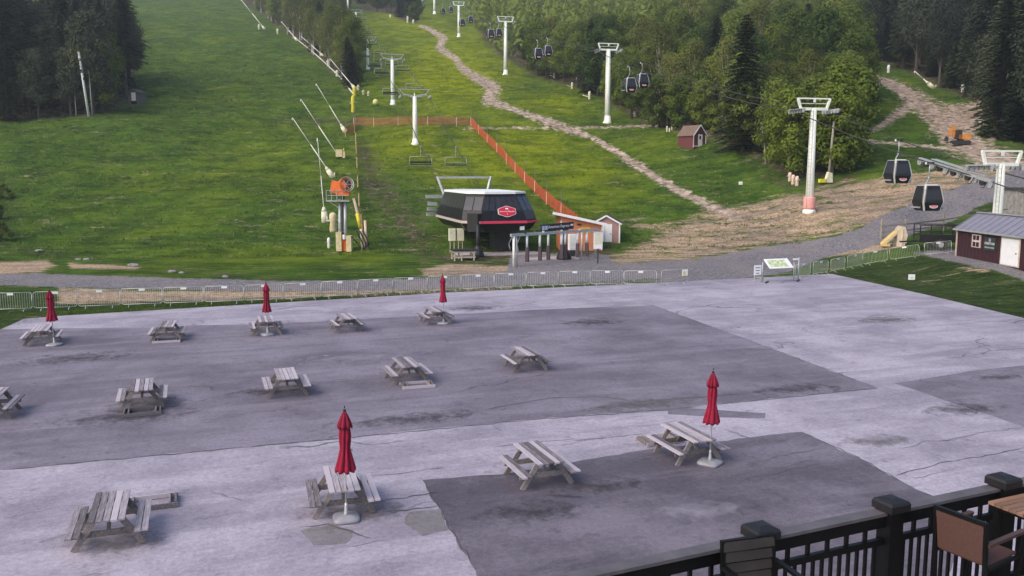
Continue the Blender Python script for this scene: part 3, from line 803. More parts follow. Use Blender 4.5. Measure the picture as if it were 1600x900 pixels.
def tree_label(wood, kind, x, y, px, sc):
    """size, kind, where along its wood, and how deep in it"""
    size = 'tall' if sc > 1.02 else 'low' if sc < .86 else 'mid-sized'
    if wood == 'left': p = 'by the left picture edge' if px < 60 else 'round the leaning white pole' if px < 165 else 'above the small grey hut'
    elif wood == 'mid': p = 'beside the uppermost snow lances' if px < 450 else 'beside the middle snow lances' if px < 510 else 'left of the third chairlift tower'
    elif wood == 'centre': p = 'between the far lift towers'
    elif wood == 'right': p = 'round the slim gondola tower' if px < 860 else 'round the middle gondola tower' if px < 1020 else 'behind the little red shed' if px < 1130 else 'left of the tall gondola tower' if px < 1250 else 'round the tall gondola tower'
    else: p = 'above the top of the right track' if px < 1420 else 'above the right track bend' if px < 1510 else 'above the excavator'
    lim = {'left': (192, 215), 'mid': (260, 340), 'centre': (480, 560), 'right': (165, 215), 'far': (200, 245)}[wood]
    dp = 'front rows' if y < lim[0] else 'middle rows' if y < lim[1] else 'back rows'
    w = {'left': 'left wood', 'mid': 'wooded strip', 'centre': 'high copse', 'right': 'right wood', 'far': 'dark wood'}[wood]
    return f'{size} {KINDW[kind]} {p}, {w} {dp}'
GROUP = dict(left='trees of the wood at the left edge', mid='trees of the wooded strip left of the chairlift', centre='trees of the high copse', right='trees of the wood right of the gondola', far='trees above the dirt track at the right')
MIX = dict(left=(('pine', .52), ('spruce', .14), ('shade', .34)), mid=(('broad', .36), ('olive', .58), ('spruce', .06)), centre=(('broad', .5), ('spruce', .5)),
           right=(('broad', .70), ('spruce', .07), ('bright', .14), ('olive', .09)), far=(('spruce', .30), ('pine', .30), ('shade', .28), ('broad', .12)))
def pick(mx, r):
    v = r.random()
    for k, p in mx:
        v -= p
        if v <= 0: return k
    return mx[0][0]
def seen_limit(name, x, y):
    return {'left': y < 240, 'mid': y < 480, 'centre': True, 'right': y < 262, 'far': y < 290}[name]
HUT = T(209, 164).to_2d()
for name, sp, nmax in (('left', 3.7, 175), ('mid', 4.0, 150), ('centre', 5.0, 40), ('right', 4.2, 265), ('far', 4.3, 200)):
    r = random.Random(name)
    for x, y in scatter(WOODS[name], sp, nmax, lambda a, b, nm=name: seen_limit(nm, a, b), len(name) + 5):
        if name == 'left' and (Vector((x, y)) - HUT).length < 7.5: continue
        k = pick(MIX[name], r); g = ground(x, y)
        px, row, _ = project(np.array(x), np.array(y), np.array(g.z))
        sc = sc0 = r.uniform(.75, 1.15)
        if name == 'right': sc *= .82 if y < 150 else .95
        if name == 'mid': sc *= .85
        if name == 'left': sc *= 1.02
        plant(k, g - Vector((0, 0, .1)), tree_label(name, k, x, y, float(px), sc0), GROUP[name], sc)
# trees one can point at
def solo(kind, px, row, label, scale, idx=0, name=None):
    g = T(px, row); o = plant(kind, g - Vector((0, 0, .1)), label, None, scale, None, idx)
    if 'group' in o: del o['group']
    return o
solo('bright', 160, 176, 'yellow-green leafy tree behind the leaning white pole in the left wood', 1.35, 0)
solo('bright', 1318, 268, 'bright yellow-green tree just right of the tall white gondola tower', 1.12, 0)
solo('bright', 1232, 262, 'bright leafy tree just left of the tall white gondola tower', 1.0, 1)
solo('bright', 840, 118, 'bright green tree beside the third gondola tower up the hill', 1.2, 0)
solo('spruce', 1160, 236, 'broad dark spruce right behind the small red shed', 1.1, 1)
solo('broad', 1030, 198, 'dark leafy tree left of the small red shed', 1.0, 4)
solo('broad', 560, 128, 'leafy tree at the lower tip of the wooded strip', .45, 4)
solo('olive', 536, 112, 'tall birch with a forked pale trunk near the lower tip of the strip', 1.05, 0)
solo('olive', 515, 96, 'slim birch standing on the ski run edge of the wooded strip', 1.0, 1)
solo('spruce', 12, 188, 'dark spruce at the lower left corner of the left wood', .8, 0)
solo('spruce', 1560, 214, 'big dark spruce above the excavator', 1.25, 1)
PROTO['shrub'] = [broadleaf(61, 4.2, 2.2, .02, 'leaf_green', lobes=12, per=200, size=.26, name='shrub')]; register(None)
for px, row, sc_, lab in ((2, 376, .5, 'dark low shrub at the left edge, nearest the straw patch'), (-8, 345, .6, 'dark shrub cut by the left edge halfway up the slope foot'), (4, 312, .5, 'dark shrub at the left edge, uppermost of three')):
    solo('shrub', px, row, lab, sc_)['category'] = 'shrub'
# bare pale trunks
def bare(px, row, toppx, toprow, label, r0=.13):
    b = T(px, row); tp = D(toppx, toprow, b.y + .3)
    o = thing('dead_tree', b, 0, label, 'tree', None); t = MB(); d = tp - b
    t.tube((0, 0, -.3), d * .5 + Vector((.1, 0, 0)), r0, r0 * .7, 7); t.tube(d * .5 + Vector((.1, 0, 0)), d, r0 * .7, r0 * .2, 6)
    t.build('trunk', 'birch_bark', o, True)
    l = MB()
    for k in range(5):
        q = d * (.45 + .1 * k); a = k * 2.1; e = q + Vector((math.cos(a), math.sin(a) * .6, .8)) * d.length * .09
        l.tube(q, e, r0 * .35, r0 * .1, 5, False)
    l.build('branches', 'birch_bark', o, True)
bare(1197, 256, 1189, 192, 'crooked white birch trunk at the edge of the right wood', .14)
bare(119, 181, 112, 92, 'thin bare pale trunk left of the leaning white pole', .11)
bare(144, 181, 134, 60, 'thin bare pale trunk right of the leaning white pole', .12)
bare(527, 92, 530, 26, 'straight bare pale trunk in the wooded strip', .16)
bare(1118, 110, 1114, 38, 'bare dead trunk rising above the right wood', .22)
# the wood further up the mountain, too far off to tell the trees apart
def far_forest():
    r = random.Random(99); rs = np.random.RandomState(99); bl = MB()
    spots = []
    for name in ('left', 'mid', 'centre', 'right', 'far'):
        lim = {'left': 236, 'mid': 475, 'centre': 999, 'right': 258, 'far': 286}[name]
        if lim > 900: continue
        spots += [(x, y) for x, y in scatter(WOODS[name], 5.2, {'left': 160, 'mid': 140, 'right': 1150, 'far': 620}[name], lambda a, b, l=lim: b > l, 77)]
    for x, y in [(r.uniform(-.7, .7) * y_, y_) for y_ in [r.uniform(640, 760) for _ in range(260)]]: spots.append((x, y))
    for x, y in spots:
        z = float(hz(x, y)); con = r.random() < .42; h = r.uniform(9, 16)
        m = 80; f = rs.random_sample(m)
        if con: rr = 2.9 * (1 - f) ** .9 + .2; zz = h * (.08 + .92 * f)
        else: rr = 3.6 * np.sin(np.pi * np.minimum(1, f * .8 + .2)).clip(0, 1) ** .6 + .2; zz = h * (.25 + .75 * f)
        a = rs.uniform(0, 6.28, m); k = rr * (.6 + .4 * rs.random_sample(m))
        d = np.stack([np.cos(a), np.sin(a), np.full(m, .1 if con else .5)], 1)
        leaf_quads(bl, np.stack([x + d[:, 0] * k, y + d[:, 1] * k, z + zz], 1), d + unit(rs, m) * .4, 1.25, rs)
    o = bl.build('forest', 'leaf_green')
    o['kind'] = 'stuff'; o['label'] = 'hazy green forest covering the upper mountain'
far_forest()
# tussocks and weeds
def grass_tufts():
    rs = np.random.RandomState(5); b = MB(); nonlocal_b = [b]
    def tufts(x, y, h, n):
        z = hz(x, y) - .04
        for i in range(n):
            a = rs.uniform(0, 6.28, len(x)); L_ = np.stack([np.cos(a), np.sin(a), 0 * a], 1); S = np.stack([-np.sin(a), np.cos(a), 0 * a], 1) * (h * .12)[:, None]
            p = np.stack([x + rs.uniform(-.25, .25, len(x)), y + rs.uniform(-.25, .25, len(x)), z], 1)
            tip = p + L_ * (h * .6)[:, None] + np.array((0, 0, 1)) * (h * rs.uniform(.5, 1.0, len(x)))[:, None]
            nonlocal_b[0].arr.append(np.stack([p - S, p + S, tip + S * .3, tip - S * .3], 1))
    n_ = 13000
    y = 80 + 230 * rs.random_sample(n_) ** 1.4; x = rs.uniform(-.62, .42, n_) * y; k = ~((x > 34) & (y < 112)) & (y > 84 + .06 * x)
    k &= wood_mask(x, y) < .3
    u_, v_, _ = project(x, y, hz(x, y)); k &= seg_dist(u_, v_, [(655, 40, 3), (690, 58, 9), (712, 94, 9), (770, 138, 14), (764, 155, 11), (850, 188, 9), (925, 214, 7), (1010, 268, 10), (1110, 322, 11), (1150, 338, 10)]) < .5
    x = x[k]; y = y[k]; dry = rs.random_sample(len(x)) < .38
    tufts(x[~dry], y[~dry], rs.uniform(.10, .28, (~dry).sum()) * (1 + y[~dry] / 260), 4)
    green, b = b, MB(); nonlocal_b[0] = b
    tufts(x[dry], y[dry], rs.uniform(.10, .30, dry.sum()) * (1 + y[dry] / 260), 3)
    o = b.build('dry_grass', 'grass_dry'); o['kind'] = 'stuff'; o['label'] = 'pale dry stalks among the slope grass'
    b = green; nonlocal_b[0] = b
    q = [G(u, np.interp(u, [-10, 100, 420, 700, 1000, 1300], [520, 491, 473, 456, 442, 428]) - rs.uniform(1, 7)) for u in rs.uniform(-10, 1030, 1800)]
    tufts(np.array([p.x for p in q]), np.array([p.y for p in q]), rs.uniform(.06, .18, len(q)), 5)
    q = [T(u, v) for u, v in zip(rs.uniform(1300, 1600, 500), rs.uniform(404, 480, 500))]
    x = np.array([p.x for p in q]); y = np.array([p.y for p in q]); k = ~in_poly(x, y, [(w.x, w.y) for w in PLAZA])
    tufts(x[k], y[k], rs.uniform(.05, .12, k.sum()), 5)
    o = b.build('grass_tufts', 'grass_blade'); o['kind'] = 'stuff'; o['label'] = 'tussocks of grass and weeds on the slopes and verges'
grass_tufts()

# ------------------------------------------------------------------ picnic tables
def make_picnic_table():
    root = thing('picnic_table', (0, 0, -300))
    pl = MB().box((0, 0, 0), (.128, 1.83, .038))
    me = None
    def plank(name, x, z, mesh=None, ln=1.0, jit=0.0):
        nonlocal me
        if me is None:
            o = pl.build(name, 'weathered_wood', root); me = o.data
        else:
            o = bpy.data.objects.new(name, me); COL.objects.link(o); o.parent = root
        o.location = (x, jit, z); return o
    for i in range(5): plank('tabletop_plank', (i - 2) * .148, .721, jit=(.012, -.008, .005, -.014, .008)[i])
    for sx in (-1, 1):
        for k in (0, 1): plank('bench_plank', sx * (.595 + .147 * k), .421, jit=.01 * (k - .5) * sx)
    for y in (-.60, .60):
        for sx in (-1, 1):
            MB().bar((sx * .70, y, .0), (sx * .235, y, .70), .135, .038, (0, 1, 0)).build('leg', 'wood_underframe', root)
        MB().bar((-.755, y + .042 * (1 if y < 0 else -1), .335), (.755, y + .042 * (1 if y < 0 else -1), .335), .038, .135).build('bench_support', 'wood_underframe', root)
        MB().bar((-.35, y + .042 * (1 if y < 0 else -1), .655), (.35, y + .042 * (1 if y < 0 else -1), .655), .038, .09).build('top_support', 'wood_underframe', root)
        sg = 1 if y < 0 else -1
        MB().bar((0, y + .09 * sg, .34), (0, y + .42 * sg, .68), .085, .036).build('brace', 'wood_underframe', root)
    return root
table = make_picnic_table(); register(None)
TABLES = [  # x, y, yaw, label
 (-8.90, 18.19, .35, 'weathered picnic table nearest the lower left corner, a low frame lying behind it'),
 (-4.12, 19.93, .29, 'weathered picnic table behind the nearest red umbrella, front row'),
 (.70, 21.81, .36, 'weathered picnic table at the far edge of the near dark patch, no umbrella'),
 (4.99, 23.62, .36, 'weathered picnic table beside the red umbrella at the right'),
 (-12.85, 29.11, .37, 'picnic table with a low frame before it, middle row, second from left'),
 (-8.28, 30.74, .34, 'picnic table standing free in the middle row, third from left'),
 (-4.10, 32.66, .36, 'picnic table in the middle row with a ladder-like frame lying before its right end'),
 (.57, 34.74, .32, 'rightmost picnic table of the middle row')]
far_tabs = [((65, 512), .36, 'picnic table behind the leftmost red umbrella, far row'), ((261, 506), .28, 'picnic table with a low frame before it in the far row, no umbrella'),
 ((415, 498), .33, 'picnic table behind the second red umbrella of the far row'), ((541, 494), .40, 'picnic table without umbrella between two red umbrellas, far row'), ((680, 483), .36, 'rightmost picnic table of the far row, behind a red umbrella')]
for (p, r_), yaw, lab in far_tabs:
    g = G(p, r_, .74); TABLES.append((g.x, g.y, yaw, lab))
g = G(40, 616, .44); a_ = .30; off = Matrix.Rotation(a_, 3, 'Z') @ Vector((.82, .915, 0))
TABLES.append((g.x - off.x, g.y - off.y, a_, 'picnic table cut off by the left edge, middle row'))
for i, (x, y, yaw, lab) in enumerate(TABLES):
    o = place(table, i == 0, (x, y, .005), yaw, lab, 'picnic table', 'picnic tables on the plaza')
    tj = random.Random(100 + i)
    if i:
        for c_ in [k for k in COL.objects if k.parent == o]:
            if 'plank' in c_.name:                             # boards have shifted and warped differently on each table
                c_.location.x += tj.uniform(-.005, .005); c_.location.y += tj.uniform(-.02, .02); c_.location.z += tj.uniform(0, .006)
                c_.rotation_euler = (tj.uniform(-.004, .004), tj.uniform(-.03, .03), tj.uniform(-.006, .006))

# low wooden frames lying by some of the tables
def make_frame():
    root = thing('wooden_frame', (0, 0, -300))
    for y in (-.36, .36): MB().box((0, y, .065), (1.25, .045, .11)).build('rail', 'weathered_wood', root)
    for x in (-.48, .50):
        for dx in (-.07, .07): MB().box((x + dx, 0, .072), (.04, .672, .12)).build('cross_piece', 'wood_underframe', root)
    return root
frame = make_frame(); register(None)
for i, (px, row, yaw, lab) in enumerate([(236, 789, .36, 'low wooden frame lying behind the lower left picnic table'), (222, 646, .36, 'low wooden frame before the middle row table second from left'),
        (261, 534, .30, 'low wooden frame lying before a far row picnic table'), (652, 604, .30, 'ladder-like wooden frame lying before the middle row table'), (1030, 690, .36, 'low dark frame lying behind the table by the right umbrella')]):
    place(frame, i == 0, G(px, row) + Vector((0, 0, .006)), yaw, lab, 'frame', 'low frames by the tables')

# ------------------------------------------------------------------ closed patio umbrellas
def make_umbrella():
    root = thing('patio_umbrella', (0, 0, -300))
    MB().tube((0, 0, .05), (0, 0, 2.66), .021, n=10).build('pole', 'umbrella_pole', root, True)
    b = MB(); pts = []
    for i in range(40):                                    # a rounded square of cast plastic
        t = 2 * math.pi * i / 40; c, s_ = math.cos(t), math.sin(t); k = .31 / (abs(c) ** 4 + abs(s_) ** 4) ** .25
        pts.append((c * k, s_ * k))
    b.rings([[(x * f, y * f, z) for x, y in pts] for f, z in ((1, 0), (1.0, .05), (.93, .085), (.45, .115), (.16, .13))])
    b.build('base', 'base_plastic', root, True)
    MB().lathe([(.055, .11), (.05, .16), (.032, .34), (.03, .40)], 12).build('sleeve', 'umbrella_pole', root, True)
    def skirt(prof, lobes, amp, seed, name):
        r = random.Random(seed); n = 64; rg = []
        ph = [r.uniform(-.25, .25) for _ in range(lobes)]; am = [r.uniform(.6, 1.3) for _ in range(lobes)]
        for R_, z in prof:
            ring = []
            for i in range(n):
                t = 2 * math.pi * i / n; k = int(t / (2 * math.pi) * lobes) % lobes
                q = abs(math.sin(t * lobes / 2 + ph[k] * .4)); rr = R_ * (1 - amp * am[k] * (1 - q))
                tw = t + .35 * (z - 1.9)
                ring.append((rr * math.cos(tw), rr * math.sin(tw), z - (.035 * q if z == prof[0][1] else 0)))
            rg.append(ring)
        m = MB().rings(rg, True, True); return m.build(name, 'umbrella_cloth', root, True)
    can = skirt([(.245, 1.20), (.25, 1.24), (.20, 1.42), (.142, 1.66), (.128, 1.73), (.145, 1.90), (.150, 2.04), (.125, 2.22), (.085, 2.38), (.04, 2.52)], 8, .36, 2, 'canopy')
    skirt([(.178, 2.24), (.182, 2.27), (.140, 2.38), (.085, 2.50), (.03, 2.60)], 8, .34, 5, 'top_vent')
    MB().lathe([(.022, 2.58), (.034, 2.60), (.03, 2.64), (.012, 2.67), (.016, 2.70), (.006, 2.735)], 10).build('finial', 'black_paint', root, True)
    MB().bar((.09, 0, 1.70), (.17, .02, 1.66), .02, .012).build('tie_strap', 'umbrella_cloth', root)
    MB().lathe([(.03, 1.08), (.036, 1.10), (.036, 1.16), (.03, 1.18)], 10).build('runner_hub', 'plate_white', root, True)
    return root
umb = make_umbrella(); register(None)
for i, (px, row, rz, lab) in enumerate([(541, 812, .25, 'closed red patio umbrella nearest the camera, on a pale base'), (1109, 725, .9, 'closed red patio umbrella at the right, before the big plank table'), (85, 540, 1.4, 'closed red patio umbrella furthest left, far row'),
        (418, 524, 2.2, 'closed red patio umbrella second from left in the far row'), (693, 506, 3.0, 'closed red patio umbrella rightmost in the far row')]):
    o = place(umb, i == 0, G(px, row) + Vector((0, 0, .006)), rz, lab, 'umbrella', 'closed red umbrellas on the plaza')
    for c_ in [k for k in COL.objects if k.parent == o and ('canopy' in k.name or 'top_vent' in k.name)]:
        c_.rotation_euler = (0, 0, i * 1.3); c_.scale = ((1, .9, 1.06, .97, .92)[i], (1, 1.04, .94, 1.05, .9)[i], 1)
    o.rotation_euler = (R((0, .5, -.6, .4, 0)[i]), R((.6, -.3, -1.0, 0, .4)[i]), rz)

# ------------------------------------------------------------------ crowd barriers
def make_barrier(ln=2.3, bars=True):
    root = thing('crowd_barrier', (0, 0, -300)); h = 1.10; b = .16; r = .021; c = .12
    P = [(-ln / 2 + c, 0, b), (ln / 2 - c, 0, b), (ln / 2 - c * .3, 0, b + c * .3), (ln / 2, 0, b + c), (ln / 2, 0, h - c), (ln / 2 - c * .3, 0, h - c * .3), (ln / 2 - c, 0, h), (-ln / 2 + c, 0, h), (-ln / 2 + c * .3, 0, h - c * .3), (-ln / 2, 0, h - c), (-ln / 2, 0, b + c), (-ln / 2 + c * .3, 0, b + c * .3), (-ln / 2 + c, 0, b)]
    MB().path(P, r, 6).build('tube_frame', 'barrier_steel', root, True)
    if bars:
        m = MB(); n = 17
        for i in range(n):
            x = -ln / 2 + ln * (i + 1) / (n + 1); m.tube((x, 0, b), (x, 0, h), .0085, n=5, caps=False)
        m.build('bars', 'barrier_steel', root, kind='stuff')
    for x in (-ln * .32, ln * .32):
        MB().path([(x, -.33, .02), (x, -.28, .05), (x, 0, b), (x, .28, .05), (x, .33, .02)], .02, 6).build('foot', 'barrier_steel', root, True)
    for z in (.4, .85): MB().box((ln / 2 + .035, 0, z), (.07, .03, .03)).build('hook', 'barrier_steel', root)
    if bars: MB().box((.02, -.03, 1.02), (.34, .012, .13)).build('sign_plate', 'plate_white', root)
    return root
barrier = make_barrier(); register(None)
def lay(pix, labels, first, z=None, tight=2.42):
    """barriers end to end along a line of ground points"""
    P = [(G(*p) if z == 0 else T(*p)) for p in pix]; acc = [0]
    for a, b in zip(P[:-1], P[1:]): acc.append(acc[-1] + (b - a).length)
    n = len(labels); step = acc[-1] / n
    def at(s_):
        for i in range(len(P) - 1):
            if s_ <= acc[i + 1] or i == len(P) - 2:
                return P[i].lerp(P[i + 1], (s_ - acc[i]) / (acc[i + 1] - acc[i]))
    for i, lab in enumerate(labels):
        a, b = at(i * step), at((i + 1) * step); d = b - a; m = (a + b) / 2
        o = place(barrier, first and i == 0, (m.x, m.y, max(m.z, float(hz(m.x, m.y)))), math.atan2(d.y, d.x) + rnd.uniform(-.035, .035), lab, 'barrier', 'steel crowd barriers round the plaza', (min(1.06, (d.length - .07) / 2.3) if d.length < 2.6 else 1.0, 1, 1))
        o.rotation_euler[1] = -math.atan2(d.z, math.hypot(d.x, d.y))
ORD = ['first', 'second', 'third', 'fourth', 'fifth', 'sixth', 'seventh', 'eighth', 'ninth', 'tenth', 'eleventh', 'twelfth', 'thirteenth', 'fourteenth', 'fifteenth', 'sixteenth', 'seventeenth', 'eighteenth', 'nineteenth']
n_back = 18
lay([(-18, 488), (44, 486), (112, 483), (240, 478), (420, 472), (640, 459), (760, 453), (900, 447), (1026, 447)], [f'steel crowd barrier along the far plaza edge, {ORD[i]} from the left' for i in range(n_back)], True, 0)
n_r = 7
lay([(1240, 436), (1290, 428), (1360, 413), (1400, 407), (1440, 402), (1490, 397)], [f'steel crowd barrier beside the right lawn, {ORD[i]} after the slanted map board' for i in range(n_r)], False)
# the open-frame barrier with a paper sign at its end
ob = make_barrier(2.3, False); ga, gb = G(1026, 447), G(1080, 443)
tag(ob, 'open steel barrier frame with a paper notice at its right end', 'barrier', 'steel crowd barriers round the plaza')
ob.location = (ga + gb) / 2; ob.rotation_euler = (0, 0, math.atan2(gb.y - ga.y, gb.x - ga.x))
MB().box((.92, -.035, .84), (.52, .012, .46)).build('paper_notice', 'plate_white', ob)
MB().box((.86, -.044, .80), (.2, .004, .26)).build('yellow_print', 'yellow_sign', ob)
MB().bar((-.7, 0, .45), (.6, 0, .62), .04).build('loose_bar', 'barrier_steel', ob)

# slanted trail map board
mb_ = G(1218, 440); root = thing('map_board', mb_, UDIR, 'slanted map board with green print on steel posts at the plaza corner', 'sign')
for x in (-1.55, 1.25): MB().tube((x, 0, 0), (x, 0, 1.5 if x < 0 else 1.35), .045, n=8).build('post', 'galvanised', root, True)
MB().tube((1.75, .1, 0), (1.75, .1, 1.75), .05, n=8).build('post', 'galvanised', root, True)
for x in (-1.55, 1.25): MB().bar((x - .1, -.55, .05), (x + .6, .1, .05), .1, .08).build('foot', 'dark_steel', root)
rot = Matrix.Rotation(R(-38), 3, 'X').to_3x3()
rotm = Matrix.Rotation(R(52), 3, 'X')
MB().box((-.15, .0, 1.35), (2.1, .04, 1.0), rot=Matrix.Rotation(R(-52), 3, 'X')).build('board', 'plate_white', root)
bn = Matrix.Rotation(R(-52), 3, 'X') @ Vector((0, -1, 0))
MB().box(Vector((-.25, 0, 1.35)) + bn * .024, (1.55, .008, .72), rot=Matrix.Rotation(R(-52), 3, 'X')).build('map_print', 'map_green', root)
MB().bar((-1.55, 0, .55), (1.25, 0, .6), .035).build('rail', 'galvanised', root)
MB().box((-2.05, -.1, .95), (.62, .02, .72)).build('notice', 'plate_white', root)
MB().tube((-2.3, -.08, 0), (-2.3, -.08, 1.3), .02, n=6).build('notice_post', 'galvanised', root)
for k in range(3): MB().box((-2.05, -.114, 1.12 - .2 * k), (.42 - .06 * k, .006, .05)).build('printed_line', 'ink', root)
MB().box((1.4, .02, 1.62), (.5, .03, .12)).build('name_plate', 'plate_white', root)

# ------------------------------------------------------------------ chairlift
def hexsign(mb, w, h, th):
    pts = [(w / 2, h * .20), (w * .46, h * .27), (w * .06, h * .49), (-w * .06, h * .49), (-w * .46, h * .27), (-w / 2, h * .20), (-w / 2, -h * .20), (-w * .46, -h * .27), (-w * .06, -h * .49), (w * .06, -h * .49), (w * .46, -h * .27), (w / 2, -h * .20)]
    mb.rings([[(x, 0, z) for x, z in pts], [(x, -th, z) for x, z in pts]]); return mb
LA = Vector((-.225, .974, 0)).normalized(); LRZ = math.atan2(-LA.x, LA.y)      # uphill axis of the chairlift
def make_terminal():
    O = D(787, 398, 82.0); O.z = float(hz(O.x, O.y))
    root = thing('chairlift_terminal', O, LRZ + R(3), 'big black chairlift terminal with white roof and red hexagonal sign', 'lift station')
    # plan outline with chamfered nose; local y runs uphill
    W, Ln, ch = 3.75, 15.5, 1.5
    def outline(ins, front, back=None):
        w = W - ins; f = front; bk = Ln - (ins if back is None else back)
        return [(-w + ch, f), (w - ch, f), (w, f + ch), (w, bk - ch), (w - ch, bk), (-w + ch, bk), (-w, bk - ch), (-w, f + ch)]
    lev = [(2.3, .55, .45), (3.0, .02, .0), (3.35, 0, .05), (4.3, .25, .5), (5.8, .8, 1.4)]
    rg = [[(x, y, z) for x, y in outline(i, f)] for z, i, f in lev]
    hull = MB().rings([r_ for r_ in rg]).build('hull', 'terminal_black', root)
    # stripe, piece by piece along the outline
    st = outline(-.05, -.05)
    for i in range(8):
        a, b = st[i], st[(i + 1) % 8]
        m = 'stripe_red' if i in (0, 1) else 'stripe_pale'
        MB().bar((a[0], a[1], 3.17), (b[0], b[1], 3.17), .1, .24).build('stripe', m, root)
    # glazing in the upper band, grey panels in the lower band on the sides
    def panes(i, z0, z1, n, m, name, gap=.06, shrink=(0.03, .97)):
        def at(k, f):
            (za, ia, fa), (zb, ib, fb) = lev[k], lev[k + 1]
            return None
        A0, A1 = Vector(rg[z0][i]), Vector(rg[z0][(i + 1) % 8]); B0, B1 = Vector(rg[z1][i]), Vector(rg[z1][(i + 1) % 8])
        out = (A1 - A0).cross(B0 - A0).normalized()
        for k in range(n):
            u0 = (k + gap) / n; u1 = (k + 1 - gap) / n; v0, v1 = shrink
            q = []
            for u, v in ((u0, v0), (u1, v0), (u1, v1), (u0, v1)):
                q.append(A0.lerp(A1, u).lerp(B0.lerp(B1, u), v) + out * .012)
            MB().slab(q, .03).build(name, m, root)
    panes(0, 3, 4, 6, 'terminal_glass', 'window_pane', shrink=(-.05, .80))
    panes(1, 3, 4, 2, 'terminal_glass', 'window_pane', shrink=(-.05, .80)); panes(7, 3, 4, 2, 'terminal_glass', 'window_pane', shrink=(-.05, .80))
    panes(6, 3, 4, 7, 'terminal_grey', 'side_panel', .015, (.05, .95)); panes(2, 3, 4, 7, 'terminal_grey', 'side_panel', .015, (.05, .95))
    panes(6, 2, 3, 7, 'terminal_black', 'side_panel', .01); panes(0, 2, 3, 4, 'terminal_black', 'front_panel', .012); panes(1, 2, 3, 1, 'terminal_grey', 'front_panel', .03)
    rf = [[(x * k, y, z) for x, y in outline(.72, 1.28, .6)] for z, k in ((5.81, 1), (5.95, 1), (6.02, .985))]
    MB().rings(rf).build('roof', 'roof_white', root)
    # mast, bullwheel housing, drive column below
    MB().tube((-2.55, -.1, 0), (-2.55, -.1, 3.0), .19, n=10).build('mast', 'black_paint', root, True)
    MB().lathe([(.62, 0), (.55, .25), (.22, .95), (.2, 1.0)], 12, (-2.55, -.1, 0)).build('mast_foot', 'black_paint', root)
    MB().box((-2.75, .45, 3.15), (1.15, .8, 1.7), R(-45)).build('corner_housing', 'black_paint', root)
    MB().box((.7, 4.2, 1.2), (1.5, 2.0, 2.4)).build('column', 'dark_steel', root)
    MB().box((0, 11.5, 1.2), (1.4, 1.6, 2.4)).build('column', 'dark_steel', root)
    MB().lathe([(2.2, 2.05), (2.3, 2.1), (2.3, 2.3), (2.2, 2.35)], 28, (0, 4.2, 0)).build('bullwheel', 'dark_steel', root)
    MB().box((1.9, .2, 2.62), (.45, .05, .5)).build('notice', 'plate_white', root)
    # return frame behind, with its beam
    for s_ in (-1, 1): MB().bar((s_ * 2.3, 16.0, 4.9), (s_ * 3.1, 16.6, 7.4), .24).build('frame_leg', 'galvanised', root)
    MB().bar((-3.1, 16.6, 7.3), (3.1, 16.6, 7.3), .22).build('frame_beam', 'galvanised', root)
    MB().bar((-4.6, 15.8, 5.2), (-1.5, 15.8, 5.2), .35).build('frame_beam', 'galvanised', root)
    for k in range(3): MB().box((-3.9, 15.6 + .5 * k, 4.4 - .6 * k), (1.0, .5, .35)).build('sheave_block', 'galvanised', root)
    # emblem on the nose
    A0, A1 = Vector(rg[3][0]), Vector(rg[3][1]); B0, B1 = Vector(rg[4][0]), Vector(rg[4][1])
    tilt = math.atan2((B0 - A0).y, (B0 - A0).z)
    e = bpy.data.objects.new('emblem', hexsign(MB(), 1.78, 1.16, .05).build('emblem', 'plate_white', root).data)
    em = [c for c in COL.objects if c.name == 'emblem'][0]
    bpy.data.objects.remove(e)
    cpt = A0.lerp(A1, .60).lerp(B0.lerp(B1, .60), -.10) + Vector((0, -.10, 0))
    em.location = cpt; em.rotation_euler = (-tilt * .85, 0, 0)
    f = hexsign(MB(), 1.68, 1.07, .03).build('emblem_face', 'sign_red', em); f.location = (0, -.045, 0)
    text_mesh('emblem_lettering', 'American Express', .205, 'plate_white', em, (0, -.085, -.01), (R(90), 0, 0), .006)
    t6 = text_mesh('emblem_number', '6', .19, 'plate_white', em, (0, -.085, -.28), (R(90), 0, 0), .006)
    MB().box((0, -.085, .28), (.28, .012, .13)).build('emblem_mark', 'plate_white', em)
    # loading platform
    MB().box((0, 4.6, .05), (8.6, 9.4, .14)).build('platform', 'concrete_pad', root)
    return root
terminal = make_terminal()

